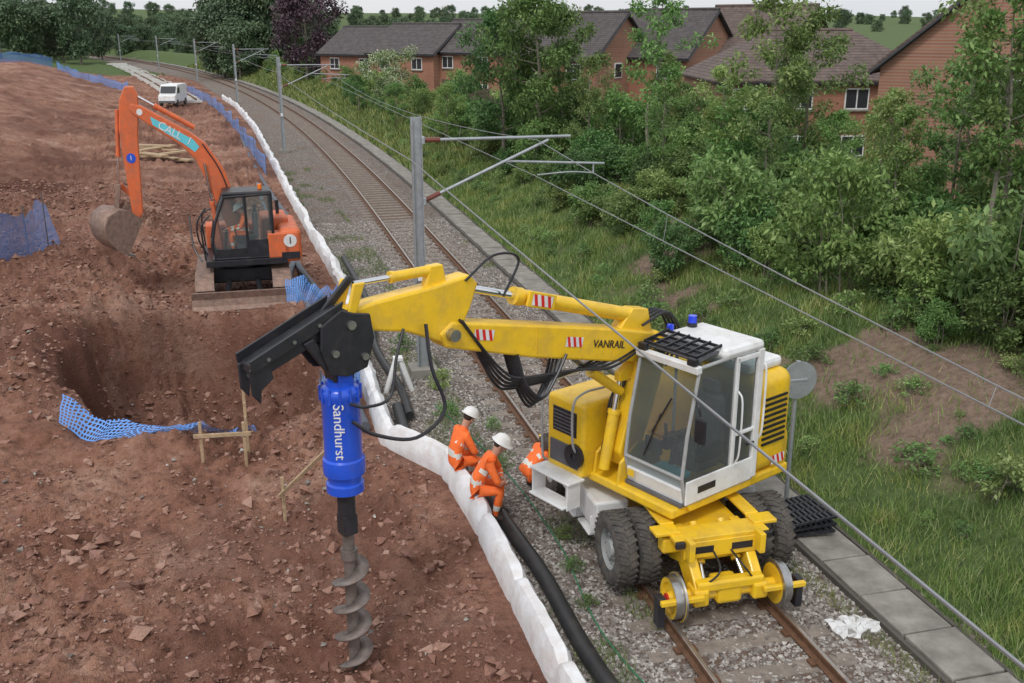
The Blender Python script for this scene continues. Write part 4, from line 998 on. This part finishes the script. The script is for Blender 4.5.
ASH=[tree_mesh('ash_mesh_%d'%i,8.8,.13,20,2.1,10000,.2,40+i,LEAF if i else LEAFD,.2,1,.62,curved=.2) for i in range(3)]
FAR=[tree_mesh('far_mesh_%d'%i,11,.25,18,4.2,6000,.55,50+i,LEAFF,.08,1,1.5) for i in range(3)]
PUR=tree_mesh('purple_mesh',8,.2,16,2.8,9000,.3,81,LEAFP,.15,1,1.1); BLO=tree_mesh('blossom_mesh',4.5,.1,14,2.3,8000,.2,82,LEAFB,.1,1,.8)
def place(name,me,x,y,s=1,sz=None,dz=0):
    o=obj(name,me,None,(x,y,g1(x,y)+dz),(random.uniform(-.07,.07),random.uniform(-.07,.07),random.uniform(0,6.28))); o.scale=(s,s,s*(sz or random.uniform(.8,1.2))); return o
yv=9.
while yv<190:
    for j in range(6 if yv<60 else 2):
        off=3.6+j*1.7+random.uniform(-.9,.9)+(1.2 if yv<20 else 0)
        x_=8.4+off+float(cv(yv))
        if yv<16 and off<5.0: continue
        if random.random()<.10: continue
        s=random.uniform(.55,1.08)*(1 if j else .65)*(1 if yv<60 else .8)
        place('shrub',random.choice(SH),x_,yv+random.uniform(-.6,.6),s)
    yv+=1.45 if yv<60 else 3.0
for i in range(260):
    yv=7+random.random()**1.2*60; x_=8.4+random.uniform(1.0,6)+float(cv(yv)); place('weed_clump',random.choice(WEED),x_,yv,random.uniform(.25,.85),random.uniform(.5,1.1))
for (x_,yv,s) in ((3.5,18.5,.4),(3.7,20.2,.5),(4.2,17.6,.3),(4.3,13.2,.28),(4.0,11.2,.25),(3.9,15.8,.35),(3.2,23,.5),(3.1,25,.45),(4.1,12.2,.3),(7.1,16,.3)): place('weed_clump',random.choice(WEED),x_,yv,s)
for (x_,yv,i,s) in ((12.6,43,1,.95),(11.6,46,0,.9),(14.0,44.5,2,.85),(20.5,23,1,.85),(24,30,0,.7),(21.5,38,1,.50),(23.5,37,2,.50),(19,42,0,.50),(25,40,1,.45)):
    place('ash_tree',ASH[i],x_,yv,s*.92,1)
for i,(x_,yv,s) in enumerate(((16.0,28.5,.92),(17.0,29,.85),(15.2,30.5,.6),(14.9,36.5,.90),(15.9,37.5,.6),(16.8,19.9,.90),(17.6,20.6,.95),(15.9,22.4,.5),(17.9,18.6,.9),(19,24,.8),(17.9,17.4,.8),(18.2,31.5,.72),(19.5,36,.55),(16.5,33.5,.5),
  (14.4,26.2,.5),(17.3,25.2,.52),(18.6,27.2,.55),(14.2,33.2,.5),(13.4,39,.6),(17.6,34.5,.5),(16.6,23.2,.55),(19.6,21.5,.85))):
    place('sapling_tree',SAP[i%4],x_,yv,s,1)
for (x_,yv,s) in ((10.8,56,.42),(10,70,.36),(9,84,.36)): place('ash_tree',random.choice(ASH),x_,yv,s,1)
place('blossom_tree',BLO,11.5,85,.85,1); place('purple_tree',PUR,7.3,122,1.25,1)
for i in range(34):
    a_=i/33; place('background_tree',random.choice(FAR),-78+a_*46+random.uniform(-4,4),205+random.uniform(-12,30)+a_*20,random.uniform(.8,1.15))
for i in range(26):
    place('background_tree',random.choice(FAR),random.uniform(-4,12),random.uniform(150,195),random.uniform(.75,1.15))
for i in range(40):
    place('background_tree',random.choice(FAR),random.uniform(-60,-8),random.uniform(270,330),random.uniform(.5,.8),dz=-1)
for i in range(70):
    place('background_tree',random.choice(FAR),random.uniform(-130,110),random.uniform(330,520),random.uniform(.6,.95),dz=-1)
for i in range(26):
    place('background_tree',random.choice(FAR),random.uniform(35,110),random.uniform(100,160),random.uniform(.45,.62),dz=-1)
for i in range(230):
    yv=random.uniform(560,1300); place('background_tree',random.choice(FAR),random.uniform(-.5,.9)*yv,yv,random.uniform(.8,1.4),dz=-2)
for i in range(12):
    place('background_tree',random.choice(FAR),random.uniform(44,75),random.uniform(44,70),random.uniform(.4,.6))

def blades(name,x,y,h,w):
    n=len(x); z=gz(x,y); az=rng.random(n)*6.283; ln=rng.normal(0,.4,(n,2))*h[:,None]
    dx=np.cos(az)*w/2;dy=np.sin(az)*w/2
    V=np.stack([np.stack([x-dx,y-dy,z-.02],-1),np.stack([x+dx,y+dy,z-.02],-1),np.stack([x+ln[:,0],y+ln[:,1],z+h],-1)],1).reshape(-1,3)
    return obj(name,mesh_np(name,V,np.arange(3*n).reshape(-1,3),GRS))
n=230000; y=6.5+rng.random(n)**1.5*50; x=8.42+rng.random(n)**.9*6.5+cv(y)
tuft=vn(x*2.2,y*2.2)*.6+.4*vn(x*.9+30,y*.9); sl=soilmask(x,y)
keep=(rng.random(n)<.2+1.0*tuft)&(rng.random(n)>sl*.93); x=x[keep];y=y[keep];tuft=tuft[keep]
h=(.05+.36*rng.random(len(x))*(.1+1.1*tuft))*S((x-8.2-cv(y))/.6+.35); blades('verge_grass',x,y,h,.011+.0006*y)
n=60000; y=50+rng.random(n)**1.4*150; x=8.42+rng.random(n)*9+cv(y); blades('far_verge_grass',x,y,.2+.4*rng.random(n),.05+.0009*y)
n=30000; y=6.5+rng.random(n)**1.3*50; x=bar(y)+.3+rng.random(n)*1.5; q=vn(x*1.6+7,y*.9+3)
keep=(q>.62); x=x[keep];y=y[keep]; blades('cess_weeds',x,y,.04+.16*rng.random(len(x)),np.full(len(x),.014))
n=9000; y=8+rng.random(n)*30; x=7.1+rng.random(n)*.45; q=vn(x*3+2,y*.8+30); keep=q>.7; blades('trough_edge_weeds',x[keep],y[keep],.04+.12*rng.random(keep.sum()),np.full(keep.sum(),.014))

r=empty('timber_garden_fence'); a=Acc()
yv=14.
while yv<90:
    x_=18.8+float(cv(yv)); g=g1(x_,yv); a.add(box_vf((x_,yv,g+.9),(.025,.145,1.8+random.uniform(-.02,.02)))); yv+=.155
a.make('boards',FWOOD,r); a=Acc(); yv=14.
while yv<90:
    x_=18.88+float(cv(yv)); a.add(box_vf((x_,yv,g1(x_,yv)+.95),(.1,.1,2.0))); yv+=1.86
a.make('posts',FWOOD,r)

# ---------------------------------------------------------------- light, sky, camera
W=bpy.data.worlds.new('World'); scn.world=W; W.use_nodes=True; nt=W.node_tree; bg=nt.nodes['Background']
sky=N(nt,'ShaderNodeTexSky'); sky.sky_type='NISHITA'; sky.sun_disc=False; sky.sun_elevation=R(52); sky.sun_rotation=R(215); sky.dust_density=3
hs=N(nt,'ShaderNodeHueSaturation'); hs.inputs['Saturation'].default_value=.35; hs.inputs['Value'].default_value=1.3
nt.links.new(sky.outputs[0],hs.inputs['Color'])
cn=noise(nt,1.6,4,.6,N(nt,'ShaderNodeTexCoord').outputs['Generated'])
cr=ramp(nt,cn.outputs['Fac'],[(.3,(.80,.84,.90)),(.7,(1,1,1))])
vm=N(nt,'ShaderNodeVectorMath',operation='SCALE'); vm.inputs['Scale'].default_value=7.0; nt.links.new(cr.outputs[0],vm.inputs[0])
nt.links.new(mixc(nt,.74,hs.outputs[0],vm.outputs[0]),bg.inputs[0]); bg.inputs[1].default_value=.15
sd=bpy.data.lights.new('sun','SUN'); sd.energy=1.35; sd.angle=R(12); sd.color=(1,.97,.93)
so=obj('sun',sd)
az=R(215); el=R(52); d=Vector((math.sin(az)*math.cos(el),math.cos(az)*math.cos(el),math.sin(el))); so.rotation_euler=d.to_track_quat('Z','Y').to_euler()
cam=bpy.data.cameras.new('camera'); cam.sensor_width=36; cam.lens=35.2; cam.clip_end=6000; cam.clip_start=.1
co=obj('camera',cam,None,(0,0,7.44),(R(90-17.56),0,R(-14.6))); scn.camera=co
scn.view_settings.view_transform='Standard'; scn.view_settings.look='None'; scn.view_settings.exposure=0
